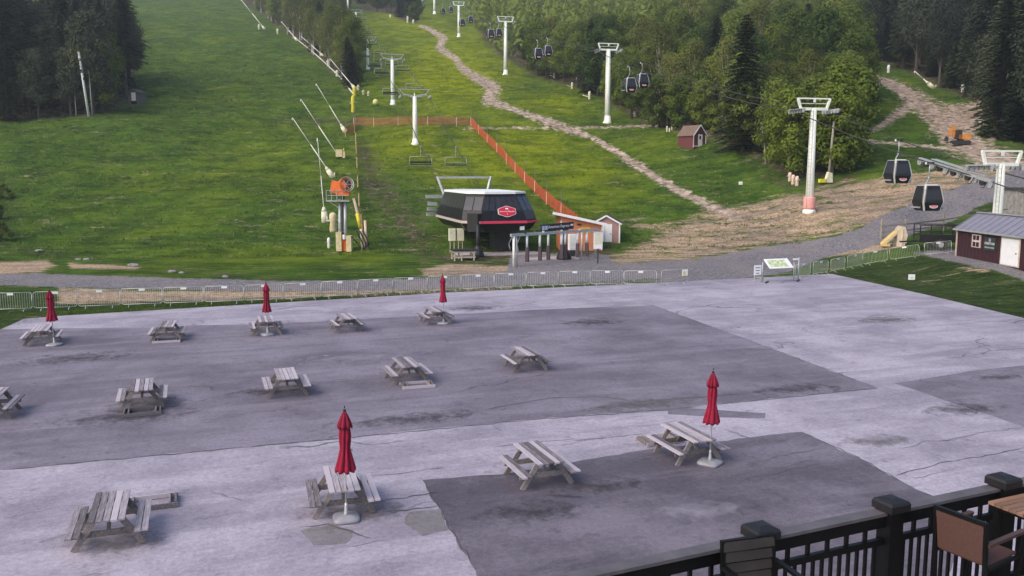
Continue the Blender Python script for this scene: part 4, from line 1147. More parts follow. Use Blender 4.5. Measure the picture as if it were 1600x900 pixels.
# chairs, ropes, towers of the chairlift
def tower_xy(px, row): return T(px, row)
def lift_tower(name, px, row, top_row, arm, rz, label, group, style, dia=.42):
    b = T(px, row); tp = D(px, top_row, b.y); H = tp.z - b.z
    root = thing(name, b, rz, label, 'lift tower', group); pm = 'tower_paint'
    if style == 'chair':
        Hc = H - arm * .25
        MB().tube((0, 0, -.8), (0, 0, Hc), dia * 1.05, dia * .8, 14, True).build('pole', pm, root, True)
        MB().lathe([(dia * 1.6, -.3), (dia * 1.6, .12), (dia * 1.2, .2), (dia * 1.1, .9)], 14).build('base_flange', pm, root, True)
        for s_ in (-1, 1):
            MB().bar((0, 0, Hc - .05), (s_ * arm * .40, 0, Hc + .28), .28, .34).build('crossarm', 'galvanised', root)
            MB().bar((s_ * arm * .36, 0, Hc + .25), (s_ * arm * .52, 0, H), .13).build('lifting_leg', 'galvanised', root)
        MB().bar((-arm * .52, 0, H - .07), (arm * .52, 0, H - .07), .13).build('lifting_beam', 'galvanised', root)
        for s_ in (-1, 1):
            m = MB(); m.box((s_ * arm * .5, 0, Hc + .05), (.12, 3.2, .16))
            for k in range(6): m.tube((s_ * arm * .5 - .08, -1.4 + .56 * k, Hc - .12), (s_ * arm * .5 + .08, -1.4 + .56 * k, Hc - .12), .22, n=10)
            m.build('sheave_train', 'galvanised', root)
            MB().bar((s_ * arm * .30, -.5, Hc + .18), (s_ * arm * .30, .9, Hc + .18), .5, .05).build('catwalk', 'galvanised', root)
        MB().lathe([(.09, Hc), (.09, Hc + .55), (.02, Hc + .6)], 8, (.0, .2, 0)).build('light_fitting', pm, root)
        rz_h = Hc + .12
    else:
        fh = arm * .29; Hf = H - fh
        MB().tube((0, 0, -.8), (0, 0, Hf), dia * 1.12, dia * .78, 16, True).build('pole', pm, root, True)
        MB().lathe([(dia * 1.7, -.3), (dia * 1.7, .15), (dia * 1.35, .3), (dia * 1.15, 1.3)], 14).build('base_flange', pm, root, True)
        MB().bar((-arm * .42, 0, Hf), (arm * .42, 0, Hf), .34, .30).build('crossarm', pm, root)
        for s_ in (-1, 1): MB().bar((s_ * arm * .40, 0, Hf), (s_ * arm * .50, 0, H), .24, .2, (0, 1, 0)).build('lifting_leg', pm, root)
        MB().bar((-arm * .51, 0, H), (arm * .51, 0, H), .17, .15).build('lifting_beam', pm, root)
        MB().bar((-arm * .44, -.02, H - fh * .48), (arm * .44, -.02, H - fh * .48), .06).build('mid_rail', pm, root)
        MB().box((0, -.12, H - fh * .22), (.30, .05, .34)).build('number_plate', 'plate_white', root)
        for s_ in (-1, 1):
            m = MB(); m.box((s_ * arm * .53, 0, Hf - .1), (.12, 3.4, .18))
            for k in range(6): m.tube((s_ * arm * .53 - .08, -1.43 + .57 * k, Hf - .3), (s_ * arm * .53 + .08, -1.43 + .57 * k, Hf - .3), .21, n=10)
            m.build('sheave_train', 'galvanised', root)
            MB().bar((s_ * arm * .60, -1.3, Hf - .1), (s_ * arm * .60, 1.3, Hf - .1), .35, .05).build('catwalk', 'galvanised', root)
        m = MB()
        for s_ in (-.17, .17): m.bar((s_ - dia * 1.0, -.35, .4), (s_ - dia * .8, -.3, Hf), .04)
        for k in range(int(Hf / .4)): m.bar((-.17 - dia * .95, -.34, .6 + .4 * k), (.17 - dia * .95, -.34, .6 + .4 * k), .025)
        m.build('ladder', 'galvanised', root)
        rz_h = Hf - .08
    return root, b, rz_h
CT = []
for px, row, top, arm, lab in ((649, 225, 139, 4.9, 'nearest white chairlift tower behind the black terminal'), (614, 163, 84, 4.9, 'second white chairlift tower up the hill'), (575, 108, 57, 4.9, 'third white chairlift tower up the hill'), (557, 55, 15, 4.9, 'fourth white chairlift tower, by the wooded strip')):
    r_, b_, h_ = lift_tower('chairlift_tower', px, row, top, arm, LRZ, lab, 'white chairlift towers', 'chair')
    CT.append((b_, h_, arm))
for i, (px, row, top) in enumerate(((544, 22, -14), (537, 12, -22), (532, 10, -26))):
    r_, b_, h_ = lift_tower('chairlift_tower', px, row, top, 4.9, LRZ, f'far chairlift tower at the top edge, {["right", "middle", "left"][i]} of three', 'white chairlift towers', 'chair', .5)
    if i == 0: CT.append((b_, h_, 4.9))
LR = Vector((LA.y, -LA.x, 0))
def rope(pts, r, label, sag=.012, name='haul_rope'):
    m = MB(); full = []
    for a, b in zip(pts[:-1], pts[1:]):
        n = 10; L_ = (b - a).length
        for i in range(n):
            t = i / n; p = a.lerp(b, t); p = p - Vector((0, 0, sag * L_ * 4 * t * (1 - t))); full.append(p)
    full.append(pts[-1])
    org = full[0].copy()
    m.path([p - org for p in full], r, 5); o = m.build(name, 'rope_steel', None, True, loc=org); tag(o, label, 'cable', 'lift cables')
    return full
def on_rope(full, y):
    for a, b in zip(full[:-1], full[1:]):
        if (a.y - y) * (b.y - y) <= 0: return a.lerp(b, (y - a.y) / (b.y - a.y))
    return full[-1]
term_o = terminal.location
def term_pt(x, y, z):
    m = Matrix.Rotation(terminal.rotation_euler[2], 3, 'Z'); return Vector(term_o) + m @ Vector((x, y, z))
ropeL = rope([term_pt(-2.4, 15.5, 5.0)] + [b_ - LR * a_ * .5 + Vector((0, 0, h_)) for b_, h_, a_ in CT], .055, 'left haul cable of the chairlift')
ropeR = rope([term_pt(2.4, 15.5, 5.0)] + [b_ + LR * a_ * .5 + Vector((0, 0, h_)) for b_, h_, a_ in CT], .055, 'right haul cable of the chairlift')
def make_chair(dark=True):
    root = thing('lift_chair', (0, 0, -300)); w = 1.5
    MB().box((0, 0, -.02), (.14, .55, .16)).build('grip', 'galvanised', root)
    MB().path([(0, 0, 0), (0, .05, -.5), (0, .22, -1.0), (0, .22, -1.35)], .045, 7).build('hanger', 'galvanised', root, True)
    MB().path([(-w, .0, -2.45), (-w, .15, -1.6), (-w + .12, .22, -1.38), (w - .12, .22, -1.38), (w, .15, -1.6), (w, .0, -2.45)], .035, 6).build('bail', 'galvanised', root, True)
    m = 'pad_black'
    MB().box((0, -.18, -2.48), (2 * w - .1, .52, .12)).build('seat', m, root)
    if dark: MB().box((0, .12, -2.16), (2 * w - .1, .08, .26)).build('backrest', m, root)
    else: MB().bar((-w, .1, -2.1), (w, .1, -2.1), .05).build('back_bar', 'galvanised', root)
    MB().bar((-w, -.35, -2.62), (w, -.35, -2.62), .04).build('foot_bar', 'galvanised', root)
    return root
chA = make_chair(True); chB = make_chair(False); register(None)
def rope_y_for_px(full, px, lo=0.0, hi=1.0):
    best = None
    for k in range(400):
        y = full[0].y + (full[-1].y - full[0].y) * (lo + (hi - lo) * k / 399); p = on_rope(full, y)
        e = abs(float(project(np.array(p.x), np.array(p.y), np.array(p.z))[0]) - px)
        if best is None or e < best[0]: best = (e, p)
    return best[1]
cl = ['lift chair hanging nearest behind the terminal, {} cable', 'lift chair between the first and second tower, {} cable', 'lift chair beside the second tower, {} cable', 'lift chair just above the second tower, {} cable', 'lift chair below the third tower, {} cable', 'lift chair just above the third tower, {} cable', 'high lift chair below the fourth tower, {} cable', 'highest lift chair of the {} cable']
for i, y in enumerate((0, 163, 184, 203, 232, 262, 300, 345)):
    p = rope_y_for_px(ropeL, 657, 0, .3) if i == 0 else on_rope(ropeL, y)
    place(chA, i == 0, p, LRZ, cl[i].format('left'), 'lift chair', 'chairs of the chairlift')
for i, y in enumerate((0, 170, 191, 212, 242, 272, 310, 352)):
    p = rope_y_for_px(ropeR, 712, 0, .3) if i == 0 else on_rope(ropeR, y)
    place(chB, i == 0, p, LRZ, cl[i].format('right'), 'lift chair', 'chairs of the chairlift')

# ------------------------------------------------------------------ gondola
GT = []
GA = Vector((-.21, .978, 0)).normalized(); GRZ = math.atan2(-GA.x, GA.y)
for px, row, top, lab in ((1558, 352, 236, 'white gondola tower behind the maroon shed at the right edge'), (1264, 331, 154, 'tall white gondola tower with red padding at its foot'), (949, 192, 68, 'white gondola tower beside the pair of cabins, middle of the slope'), (790, 117, 26, 'slim white gondola tower above the dirt track bend'), (717, 58, 3, 'white gondola tower near the top edge')):
    if px == 1558:
        b_ = Vector((42.0, 74.5, float(hz(42.0, 74.5)))); px, row, _ = project(np.array(b_.x), np.array(b_.y), np.array(b_.z)); px = float(px); row = float(row)
        arm = 3.9
        root = None
        _T = T
        T = lambda a, b, q=b_: q
        r_, bb, h_ = lift_tower('gondola_tower', px, row, top, arm, GRZ, lab, 'white gondola towers', 'gondola', .42); T = _T
    else:
        r_, bb, h_ = lift_tower('gondola_tower', px, row, top, 3.9 if px > 800 else 4.4, GRZ, lab, 'white gondola towers', 'gondola', .42 if px > 1200 else .5)
    if px == 1264:
        MB().lathe([(.62, .3), (.66, .5), (.66, 1.5), (.60, 1.65)], 14).build('foot_padding', 'foot_pad_pink', r_, True) if 'foot_pad_pink' in MATS else MB().lathe([(.62, .3), (.66, .5), (.66, 1.5), (.60, 1.65)], 14).build('foot_padding', mat('foot_pad_pink', (.72, .33, .30), .7), r_, True)
    GT.append((bb, h_, 3.9 if px > 800 else 4.4))
for i, (px, row, top) in enumerate(((679, 22, -18), (660, 13, -20))):
    r_, bb, h_ = lift_tower('gondola_tower', px, row, top, 4.4, GRZ, f'far gondola tower at the top edge, {["right", "left"][i]} of two', 'white gondola towers', 'gondola', .6)
    if i == 0: GT.append((bb, h_, 4.4))
GR = Vector((GA.y, -GA.x, 0))
start = GT[0][0] - GA * 16 + Vector((0, 0, GT[0][1] - 4.2))
def grope(s_, lab):
    P = [start + GR * s_ * 2.0] + [b_ + GR * s_ * a_ * .53 + Vector((0, 0, h_ - (1.05 if i == 0 else .3))) for i, (b_, h_, a_) in enumerate(GT)]
    return rope(P, .055, lab, .015)
gL = grope(-1, 'left haul cable of the gondola'); gR = grope(1, 'right haul cable of the gondola')
# long deflection sheave battery on the near tower
bt = thing('sheave_battery', GT[0][0] - GR * 2.1 + Vector((0, 0, GT[0][1] - 1.2)), GRZ, 'long row of grey guide wheels reaching left from the near gondola tower', 'wheel row')
bt.rotation_euler = (R(12.5), 0, GRZ)
MB().box((0, 3.2, .15), (.3, 9.5, .26)).build('beam', 'galvanised', bt)
MB().box((.35, 3.0, .42), (.55, 7.0, .06)).build('catwalk', 'galvanised', bt)
for k in range(11): MB().tube((-.1, -1.4 + .92 * k, -.12), (.1, -1.4 + .92 * k, -.12), .30, n=12).build('wheel', 'dark_steel' if k % 2 else 'galvanised', bt)
for k in range(6): MB().path([(-.18, -1.2 + 1.6 * k, .1), (-.3, -1.1 + 1.6 * k, -.45), (-.3, -.8 + 1.6 * k, -.5)], .04, 5).build('rope_catcher', 'dark_steel', bt)

def make_cabin():
    root = thing('gondola_cabin', (0, 0, -300))
    lv = [(-2.05, .80, .78), (-2.35, .86, .84), (-3.35, 1.04, 1.0), (-3.55, 1.06, 1.02), (-4.25, .86, .88), (-4.32, .78, .8)]
    def ring(z, a, b): 
        c = .22
        return [(-a + c, -b, z), (a - c, -b, z), (a, -b + c, z), (a, b - c, z), (a - c, b, z), (-a + c, b, z), (-a, b - c, z), (-a, -b + c, z)]
    rg = [ring(*l) for l in lv]
    MB().rings(rg[::-1]).build('body', 'cabin_black', root)
    g = lv[1:3]
    def face(i, z0, z1, m, name, off=.012, gap=.04):
        A0, A1, B0, B1 = Vector(rg[z1][i]), Vector(rg[z1][(i + 1) % 8]), Vector(rg[z0][i]), Vector(rg[z0][(i + 1) % 8])
        out = (A1 - A0).cross(B0 - A0).normalized(); q = []
        for u, v in ((gap, .04), (1 - gap, .04), (1 - gap, .96), (gap, .96)): q.append(A0.lerp(A1, u).lerp(B0.lerp(B1, u), v) + out * off)
        return MB().slab(q, .012).build(name, m, root)
    for i in (0, 2, 4, 6):
        face(i, 1, 2, 'cabin_glass', 'window'); face(i, 3, 4, 'cabin_black', 'lower_panel')
    for i in (1, 3, 5, 7):
        for z0, z1 in ((0, 1), (1, 2), (2, 3), (3, 4)):
            pass
        m = MB()
        for z0 in range(5):
            a = (Vector(rg[z0][i]) + Vector(rg[z0][(i + 1) % 8])) / 2; b = (Vector(rg[z0 + 1][i]) + Vector(rg[z0 + 1][(i + 1) % 8])) / 2
            m.bar(a * 1.0, b * 1.0, .15 if i in (1, 7) else .08, .08)
        m.build('pillar', 'cabin_trim', root)
    MB().rings([ring(-2.06, .82, .80), ring(-2.0, .74, .72)]).build('roof', 'galvanised', root)
    MB().bar((-.6, -.4, -1.97), (.6, -.4, -1.97), .08).build('roof_bar', 'plate_white', root)
    for s_ in (0, 4):
        pass
    c_ = Vector((0, -.965, -3.9))
    l = MB(); l.rings([[(.40 * math.cos(t), 0, .19 * math.sin(t)) for t in [2 * math.pi * k / 20 for k in range(20)]], [(.40 * math.cos(t), -.02, .19 * math.sin(t)) for t in [2 * math.pi * k / 20 for k in range(20)]]])
    e = l.build('emblem', 'plate_white', root); e.location = c_ + Vector((0, -.015, 0)); e.rotation_euler = (R(-11), 0, 0)
    l = MB(); l.rings([[(.34 * math.cos(t), 0, .14 * math.sin(t)) for t in [2 * math.pi * k / 20 for k in range(20)]], [(.34 * math.cos(t), -.01, .14 * math.sin(t)) for t in [2 * math.pi * k / 20 for k in range(20)]]])
    f = l.build('emblem_face', 'emblem_pink', e); f.location = (0, -.022, 0)
    MB().path([(0, 0, -.1), (0, 0, -1.2), (-.1, 0, -1.55), (-.25, 0, -1.75), (-.25, 0, -2.02)], .06, 8).build('hanger', 'galvanised', root, True)
    MB().box((0, 0, 0), (.22, 1.0, .16)).build('grip', 'dark_steel', root)
    MB().box((0, .42, -.02), (.3, .2, .22)).build('grip_cover', 'plate_white', root)
    MB().box((1.16, 0, -3.95), (.10, 1.1, .5)).build('ski_rack', 'galvanised', root)
    MB().box((-1.12, 0, -4.0), (.12, 1.3, .12)).build('step', 'galvanised', root)
    return root
mat('cabin_trim', (.50, .50, .51), .45); mat('cabin_black', (.014, .013, .017), .25); mat('cabin_glass', (.022, .022, .026), .18, spec=.5); mat('emblem_pink', (.62, .20, .22), .5)
cabin = make_cabin(); register(None)
for i, (full, px, lab) in enumerate([(gR, 1411, 'black gondola cabin hanging furthest left of the two near ones'), (gL, 1447, 'nearest black gondola cabin, over the gravel road'), (gL, 985, 'left cabin of the pair right of the middle gondola tower'), (gR, 1004, 'right cabin of the pair right of the middle gondola tower'),
        (gL, 840, 'left cabin of the pair before the wood, right of the slim tower'), (gR, 855, 'right cabin of the pair before the wood, right of the slim tower'), (gL, 766, 'left cabin of the pair left of the slim tower'), (gR, 779, 'right cabin of the pair left of the slim tower'), (gL, 722, 'left cabin of the pair beside the tower near the top edge'), (gR, 735, 'right cabin of the pair beside the tower near the top edge'), (gL, 692, 'left cabin of the highest pair'), (gR, 704, 'right cabin of the highest pair')]):
    p = rope_y_for_px(full, px)
    place(cabin, i == 0, p, GRZ + R((-2, -6)[i] if i < 2 else 4), lab, 'gondola cabin', 'gondola cabins')

# ------------------------------------------------------------------ lift entrance
A_, B_ = G(803, 416), G(930, 404); dv = B_ - A_; gl = dv.length
gate = thing('lift_gate', A_, math.atan2(dv.y, dv.x), 'grey overhead gate frame with hanging padded bars and a black name board', 'gate')
MB().tube((0, 0, -.1), (0, 0, 2.6), .12, n=10).build('post', 'white_paint', gate, True)
MB().tube((.42, .1, -.1), (.42, .1, 2.5), .06, n=8).build('post', 'galvanised', gate, True)
MB().tube((gl, 0, -.1), (gl, 0, 2.6), .1, n=10).build('post', 'galvanised', gate, True)
MB().tube((gl * .985, 1.6, -.1), (gl * .985, 1.6, 2.6), .1, n=10).build('post', 'galvanised', gate, True)
MB().bar((-.35, 0, 2.68), (gl + .3, 0, 2.68), .2, .24).build('beam', 'galvanised', gate)
for f in (.12, .33, .55, .78): MB().box((gl * f, -.13, 2.82), (.16, .12, .16)).build('scanner_light', 'white_paint' if f > .3 else 'dark_steel', gate)
for f in (.15, .30, .40, .565, .61, .765, .885):
    MB().tube((gl * f, 0, 2.56), (gl * f, 0, 1.55), .10, n=8).build('hanger_tube', 'plate_white', gate, True)
    MB().box((gl * f + .02, 0, .92), (.19, .30, 1.3), R(20)).build('padded_bar', 'gate_pad', gate) if 'gate_pad' in MATS else MB().box((gl * f + .02, 0, .92), (.19, .30, 1.3), R(20)).build('padded_bar', mat('gate_pad', (.075, .055, .065), .7), gate)
bd = MB().box((0, 0, 0), (4.0, .14, .62)).build('name_board', 'screen_board', gate); bd.location = (gl * .52, .1, 3.18); bd.rotation_euler = (0, R(-1.5), 0)
text_mesh('board_lettering', 'American Express', .36, 'plate_white', bd, (.12, -.08, .03), (R(90), 0, 0), .006)
for x in (-1.78, -1.42): MB().box((x, -.08, .0), (.30, .02, .36)).build('board_mark', 'board_blue', bd) if 'board_blue' in MATS else MB().box((x, -.08, .0), (.30, .02, .36)).build('board_mark', mat('board_blue', (.45, .50, .66), .4), bd)
MB().box((1.75, -.08, .06), (.34, .02, .16)).build('board_mark', 'plate_white', bd)
for x in (-1.2, 1.2): MB().box((x, .03, -.38), (.08, .08, .3)).build('board_bracket', 'dark_steel', bd)
pd = G(862, 404); o = MB().prism([(-2.6, -.9), (2.4, -1.1), (2.9, 1.3), (-2.0, 1.6)], -.05, .05).build('concrete_slab', 'concrete_pad', None, loc=(pd.x, pd.y, .02)); o['kind'] = 'structure'; o.rotation_euler = (0, 0, R(12))
nb = G(934, 411); nbt = thing('notice_board', nb, R(8), 'white notice board on a black post before the orange hut', 'notice board')
MB().tube((0, 0, -.1), (0, 0, 1.3), .06, n=8).build('post', 'dark_steel', nbt)
MB().box((0, 0, 2.02), (.80, .08, 1.5)).build('board', 'plate_white', nbt)
MB().box((0, -.046, 2.18), (.66, .008, 1.0)).build('paper', 'paper_cream', nbt) if 'paper_cream' in MATS else MB().box((0, -.046, 2.18), (.66, .008, 1.0)).build('paper', mat('paper_cream', (.62, .60, .48), .7), nbt)
MB().box((0, 0, 2.80), (.9, .14, .07)).build('board_cap', 'galvanised', nbt)
bb_ = thing('operator_post', D(881, 399, 79.5), 0, 'black bell-footed column standing behind the gate frame', 'column')
bb_.location.z = float(hz(bb_.location.x, bb_.location.y))
MB().lathe([(.75, -.05), (.68, .2), (.36, .9), (.30, 1.4), (.28, 2.5)], 12).build('column', 'black_paint', bb_, True); MB().box((0, 0, 2.6), (.8, .5, .3)).build('head', 'black_paint', bb_)
cb = thing('control_cabinet', D(894, 396, 81.5), R(10), 'white lift control cabinet between gate and orange hut', 'cabinet'); cb.location.z = float(hz(cb.location.x, cb.location.y))
MB().box((0, 0, 1.35), (.7, .5, 1.5)).build('case', 'plate_white', cb); MB().box((0, -.26, 1.35), (.58, .02, 1.36)).build('door', 'white_paint', cb); MB().box((0, 0, .3), (.5, .4, .6)).build('plinth', 'dark_steel', cb)
cb = thing('control_cabinet', D(713, 394, 84.0), R(18), 'pair of white cabinets under the left side of the terminal', 'cabinet'); cb.location.z = float(hz(cb.location.x, cb.location.y))
for x in (-.42, .42):
    MB().box((x, 0, 1.75), (.62, .4, 1.2)).build('case', 'cream_pad', cb); MB().bar((x - .2, 0, 0), (x - .2, 0, 1.2), .07).build('leg', 'pale_timber', cb); MB().bar((x + .2, 0, 0), (x + .2, 0, 1.2), .07).build('leg', 'pale_timber', cb)
st_ = thing('timber_platform', D(724, 402, 79.0), R(14), 'low pale timber stand with a black top left of the gate', 'stand'); st_.location.z = 0.0
for x in (-.95, -.3, .85):
    for y in (-.7, .7): MB().box((x, y, .42), (.12, .12, .9)).build('leg', 'pale_timber', st_)
for y in (-.7, .7): MB().bar((-1.0, y, .80), (1.0, y, .80), .09, .12).build('rail', 'pale_timber', st_); MB().bar((-1.0, y, .3), (1.0, y, .3), .07, .1).build('rail', 'pale_timber', st_)
MB().box((.05, 0, .93), (2.3, 1.7, .1)).build('top', 'pad_black', st_)
gp = thing('guide_pipe', term_pt(1.6, 1.2, 0), 0.3, 'bent grey pipe guide standing under the terminal nose', 'pipe')
MB().path([(-.6, 0, .35), (-.75, 0, 1.0), (-.3, 0, 1.9), (.25, 0, 2.0), (.4, 0, 1.7), (.05, 0, .9), (.3, 0, .0)], .05, 6).build('pipe', 'galvanised', gp, True); MB().path([(-.1, .4, 1.9), (-.2, .4, .9), (.2, .4, 0)], .05, 6).build('pipe', 'galvanised', gp, True)

# ------------------------------------------------------------------ orange hut and pink shed
hb = D(912, 391, 85.0); hb.z = float(hz(hb.x, hb.y))
hut = thing('lift_hut', hb, R(6), 'orange hut with a slanting white-edged roof behind the lift gate', 'hut')
MB().rings([[(-2.3, y, -.3), (1.75, y, -.3), (1.75, y, 2.55), (-2.3, y, 3.45)] for y in (0, 3.0)]).build('wall', 'orange_siding', hut)
fix_normals(hut.children[0])
for k in range(9): MB().box((-.275, -.012, .1 + .32 * k), (4.03 if k < 7 else 2.6, .02, .012)).build('siding_board', 'orange_siding', hut)
MB().slab([(-3.15, -.45, 3.68), (2.15, -.45, 2.52), (2.15, 3.4, 2.52), (-3.15, 3.4, 3.68)], .12).build('roof', 'dark_shingle', hut)
MB().bar((-3.2, -.5, 3.76), (2.2, -.5, 2.58), .06, .26).build('fascia', 'plate_white', hut)
mat('hut_door', (.52, .20, .11), .7)
hut_door = MB().box((1.0, -.03, .95), (.95, .05, 2.0)).build('door', 'hut_door', hut)
MB().box((1.38, -.07, .95), (.06, .05, .12)).build('door_handle', 'galvanised', hut_door)
s_ = MB().box((.15, -.05, 2.05), (.95, .04, .5)).build('yellow_sign', 'yellow_sign', hut)
for k in range(2): MB().box((.15, -.075, 2.13 - .17 * k), (.7 - .2 * k, .006, .06)).build('printed_line', 'sign_red', s_)
MB().box((1.80, 1.5, 1.1), (.12, 3.1, 2.9)).build('corner_trim', 'plate_white', hut)
MB().box((-2.28, -.02, 1.3), (.14, .05, 3.3)).build('corner_trim', 'plate_white', hut)
MB().box((-.5, -.08, 2.6), (.4, .14, .16)).build('lamp', 'dark_steel', hut)
def gable_shed(name, loc, rz, w, d, he, hr, wall, roof, trim, label, cat, door=None, window=None, over=.18):
    root = thing(name, loc, rz, label, cat)
    prof = [(-w / 2, -.4), (w / 2, -.4), (w / 2, he), (0, hr), (-w / 2, he)]
    o = MB().rings([[(x, y, z) for x, z in prof] for y in (0, d)]).build('wall', wall, root); fix_normals(o)
    sl = (hr - he) / (w / 2)
    for s_ in (-1, 1):
        q = [(s_ * (w / 2 + over), -over, he - sl * over + .03), (0, -over, hr + .03), (0, d + over, hr + .03), (s_ * (w / 2 + over), d + over, he - sl * over + .03)]
        if s_ > 0: q = q[::-1]
        o = MB().slab(q, .07).build('roof', roof, root); fix_normals(o)
        MB().bar((s_ * (w / 2 + over), -over - .02, he - sl * over + .02), (0, -over - .02, hr + .05), .05, .15).build('barge_board', trim, root)
        MB().box((s_ * (w / 2 - .03), -.015, he / 2 - .1), (.14, .04, he + .1)).build('corner_trim', trim, root)
    if door:
        x, dw, dh, dm = door
        dr = MB().box((x, -.03, dh / 2 + .08), (dw, .05, dh)).build('door', dm, root)
        MB().box((x + dw * .4, -.07, dh * .5), (.05, .05, .14)).build('handle', 'dark_steel', dr)
    return root
sb = T(947, 379)
sh = gable_shed('storage_shed', sb, R(-8), 2.8, 3.4, 2.0, 2.75, 'pink_siding', 'dark_shingle', 'plate_white', 'small pink gabled shed with wide white doors beside the orange hut', 'shed', (-.15, 1.5, 1.85, 'plate_white'))
MB().box((-.15, -.065, 1.0), (.025, .02, 1.8)).build('door_seam', 'dark_steel', sh)
# little red shed by the wood
rb = T(1093, 229)
rs_ = gable_shed('garden_shed', rb, R(32), 2.6, 3.4, 1.75, 3.2, 'red_siding', 'brown_shingle', 'plate_white', 'little dark red shed with white trim at the edge of the wood', 'shed', (.1, .85, 1.75, 'plate_white')) if 'red_siding' in MATS else None
if rs_ is None:
    mat('red_siding', (.12, .032, .034), .75, var=.2, stretch=(8, 8, 1))
    rs_ = gable_shed('garden_shed', rb, R(32), 2.6, 3.4, 1.75, 3.2, 'red_siding', 'brown_shingle', 'plate_white', 'little dark red shed with white trim at the edge of the wood', 'shed', (.1, .85, 1.75, 'plate_white'))
MB().box((.02, -.065, 1.35), (.34, .02, .55)).build('door_window', 'window_dark', rs_)
MB().bar((-1.3, -.03, .06), (1.3, -.03, .06), .05, .14).build('sill_board', 'plate_white', rs_)
# grey outhouse at the left wood
ob_ = T(209, 164)
oh = gable_shed('outhouse', ob_, R(-12), 2.4, 2.6, 2.6, 3.3, 'outhouse_board', 'dark_shingle', 'outhouse_board', 'small dark grey hut with a white panel beside the left wood', 'hut') if 'outhouse_board' in MATS else None
if oh is None:
    mat('outhouse_board', (.12, .115, .105), .85, var=.25, stretch=(8, 8, 1))
    oh = gable_shed('outhouse', ob_, R(-12), 2.4, 2.6, 2.6, 3.3, 'outhouse_board', 'dark_shingle', 'outhouse_board', 'small dark grey hut with a white panel beside the left wood', 'hut')
MB().box((.1, -.05, 1.75), (1.0, .06, 1.75)).build('white_panel', 'plate_white', oh)
MB().box((.1, -.03, .5), (1.3, .06, .6)).build('base_opening', 'window_dark', oh)

# ------------------------------------------------------------------ snowmaking
def lance(px, row, tpx, trow, label, pad='cream_pad', box=False, r0=.085, k=1.0):
    b = T(px, row); tp = D(tpx, trow, b.y + 1.0); d = tp - b
    root = thing('snow_lance', b, 0, label, 'snow gun', 'snow lances leaning beside the run')
    MB().tube(d * .04, d * .55, r0, r0 * .8, 8).build('lower_tube', 'lance_metal', root, True)
    MB().tube(d * .55, d, r0 * .8, r0 * .5, 8).build('upper_tube', 'lance_metal', root, True)
    n = d.normalized(); MB().tube(d, d + Vector((-n.z * .3 + .2, 0, -.35)), r0 * .9, r0 * .7, 7).build('nozzle_head', 'plate_white', root, True)
    c = d * .06
    if box:
        MB().box((-.05, 0, .75), (1.0, .8, 1.1)).build('foot_pad', 'tan_pad', root); MB().box((.65, -.1, .5), (.4, .4, 1.0)).build('hydrant', 'tan_pad', root); MB().tube((.65, -.1, .9), (.65, -.1, 1.5), .1, n=8).build('valve', 'yellow_pad', root)
    else:
        m = MB(); m.tube(-n * .1, n * 1.2 * k, .42 * k, .34 * k, 10); m.tube(n * 1.2 * k, n * 1.75 * k, .34 * k, .14 * k, 10); m.build('foot_pad', pad, root, True)
        MB().tube((.3, -.2, -.1), (.3, -.2, .7), .1, n=8).build('hydrant', 'tan_pad', root, True)
    return root
lance(520, 277, 457, 184, 'long snow lance leaning left just above the orange fan gun')
lance(531, 247, 470, 155, 'snow lance leaning left from a tan box, middle of three', 'cream_pad', True)
lance(540, 207, 494, 131, 'snow lance leaning left, uppermost of the three beside the net')
lance(508, 347, 496, 216, 'nearly upright slim snow lance left of the orange fan gun', r0=.06)
lance(556, 140, 516, 92, 'snow lance at the lower tip of the wooded strip', r0=.13)
lance(506, 88, 471, 57, 'snow lance halfway up the left edge of the wooded strip', r0=.16)
lance(465, 64, 440, 34, 'snow lance by the tall birches, higher up the strip edge', r0=.17, k=1.3)
lance(414, 46, 377, 0, 'uppermost snow lance along the strip edge', r0=.19, k=1.3)
lance(1366, 101, 1338, 82, 'white snow lance at the top of the right dirt track', r0=.16, k=1.2)
lance(1459, 138, 1429, 111, 'white snow lance above the bend of the right dirt track', r0=.16, k=1.2)
# leaning white pole in the left wood
b = T(139, 182); tp = D(123, 82, b.y - 1); lp = thing('leaning_pole', b, 0, 'thick white pole leaning left before the dark left wood', 'pole'); d = tp - b
MB().tube((0, 0, -.3), d, .24, .2, 10).build('shaft', 'plate_white', lp, True); MB().tube(d, d * 1.012, .22, .22, 10).build('cap', 'galvanised', lp, True)
# pipe along the strip edge
P = [T(*q) for q in ((463, 63), (485, 80), (505, 98), (530, 122), (552, 150))]; org = P[0].copy()
pipe = thing('snow_pipe', org, 0, 'snowmaking pipe running down the edge of the wooded strip', 'pipe'); MB().path([p - org + Vector((0, 0, .5)) for p in P], .16, 7).build('pipe', 'lance_metal', pipe, True)
for p in P: MB().bar(p - org + Vector((0, 0, -.2)), p - org + Vector((0, 0, .45)), .15).build('pipe_support', 'fence_rail', pipe)
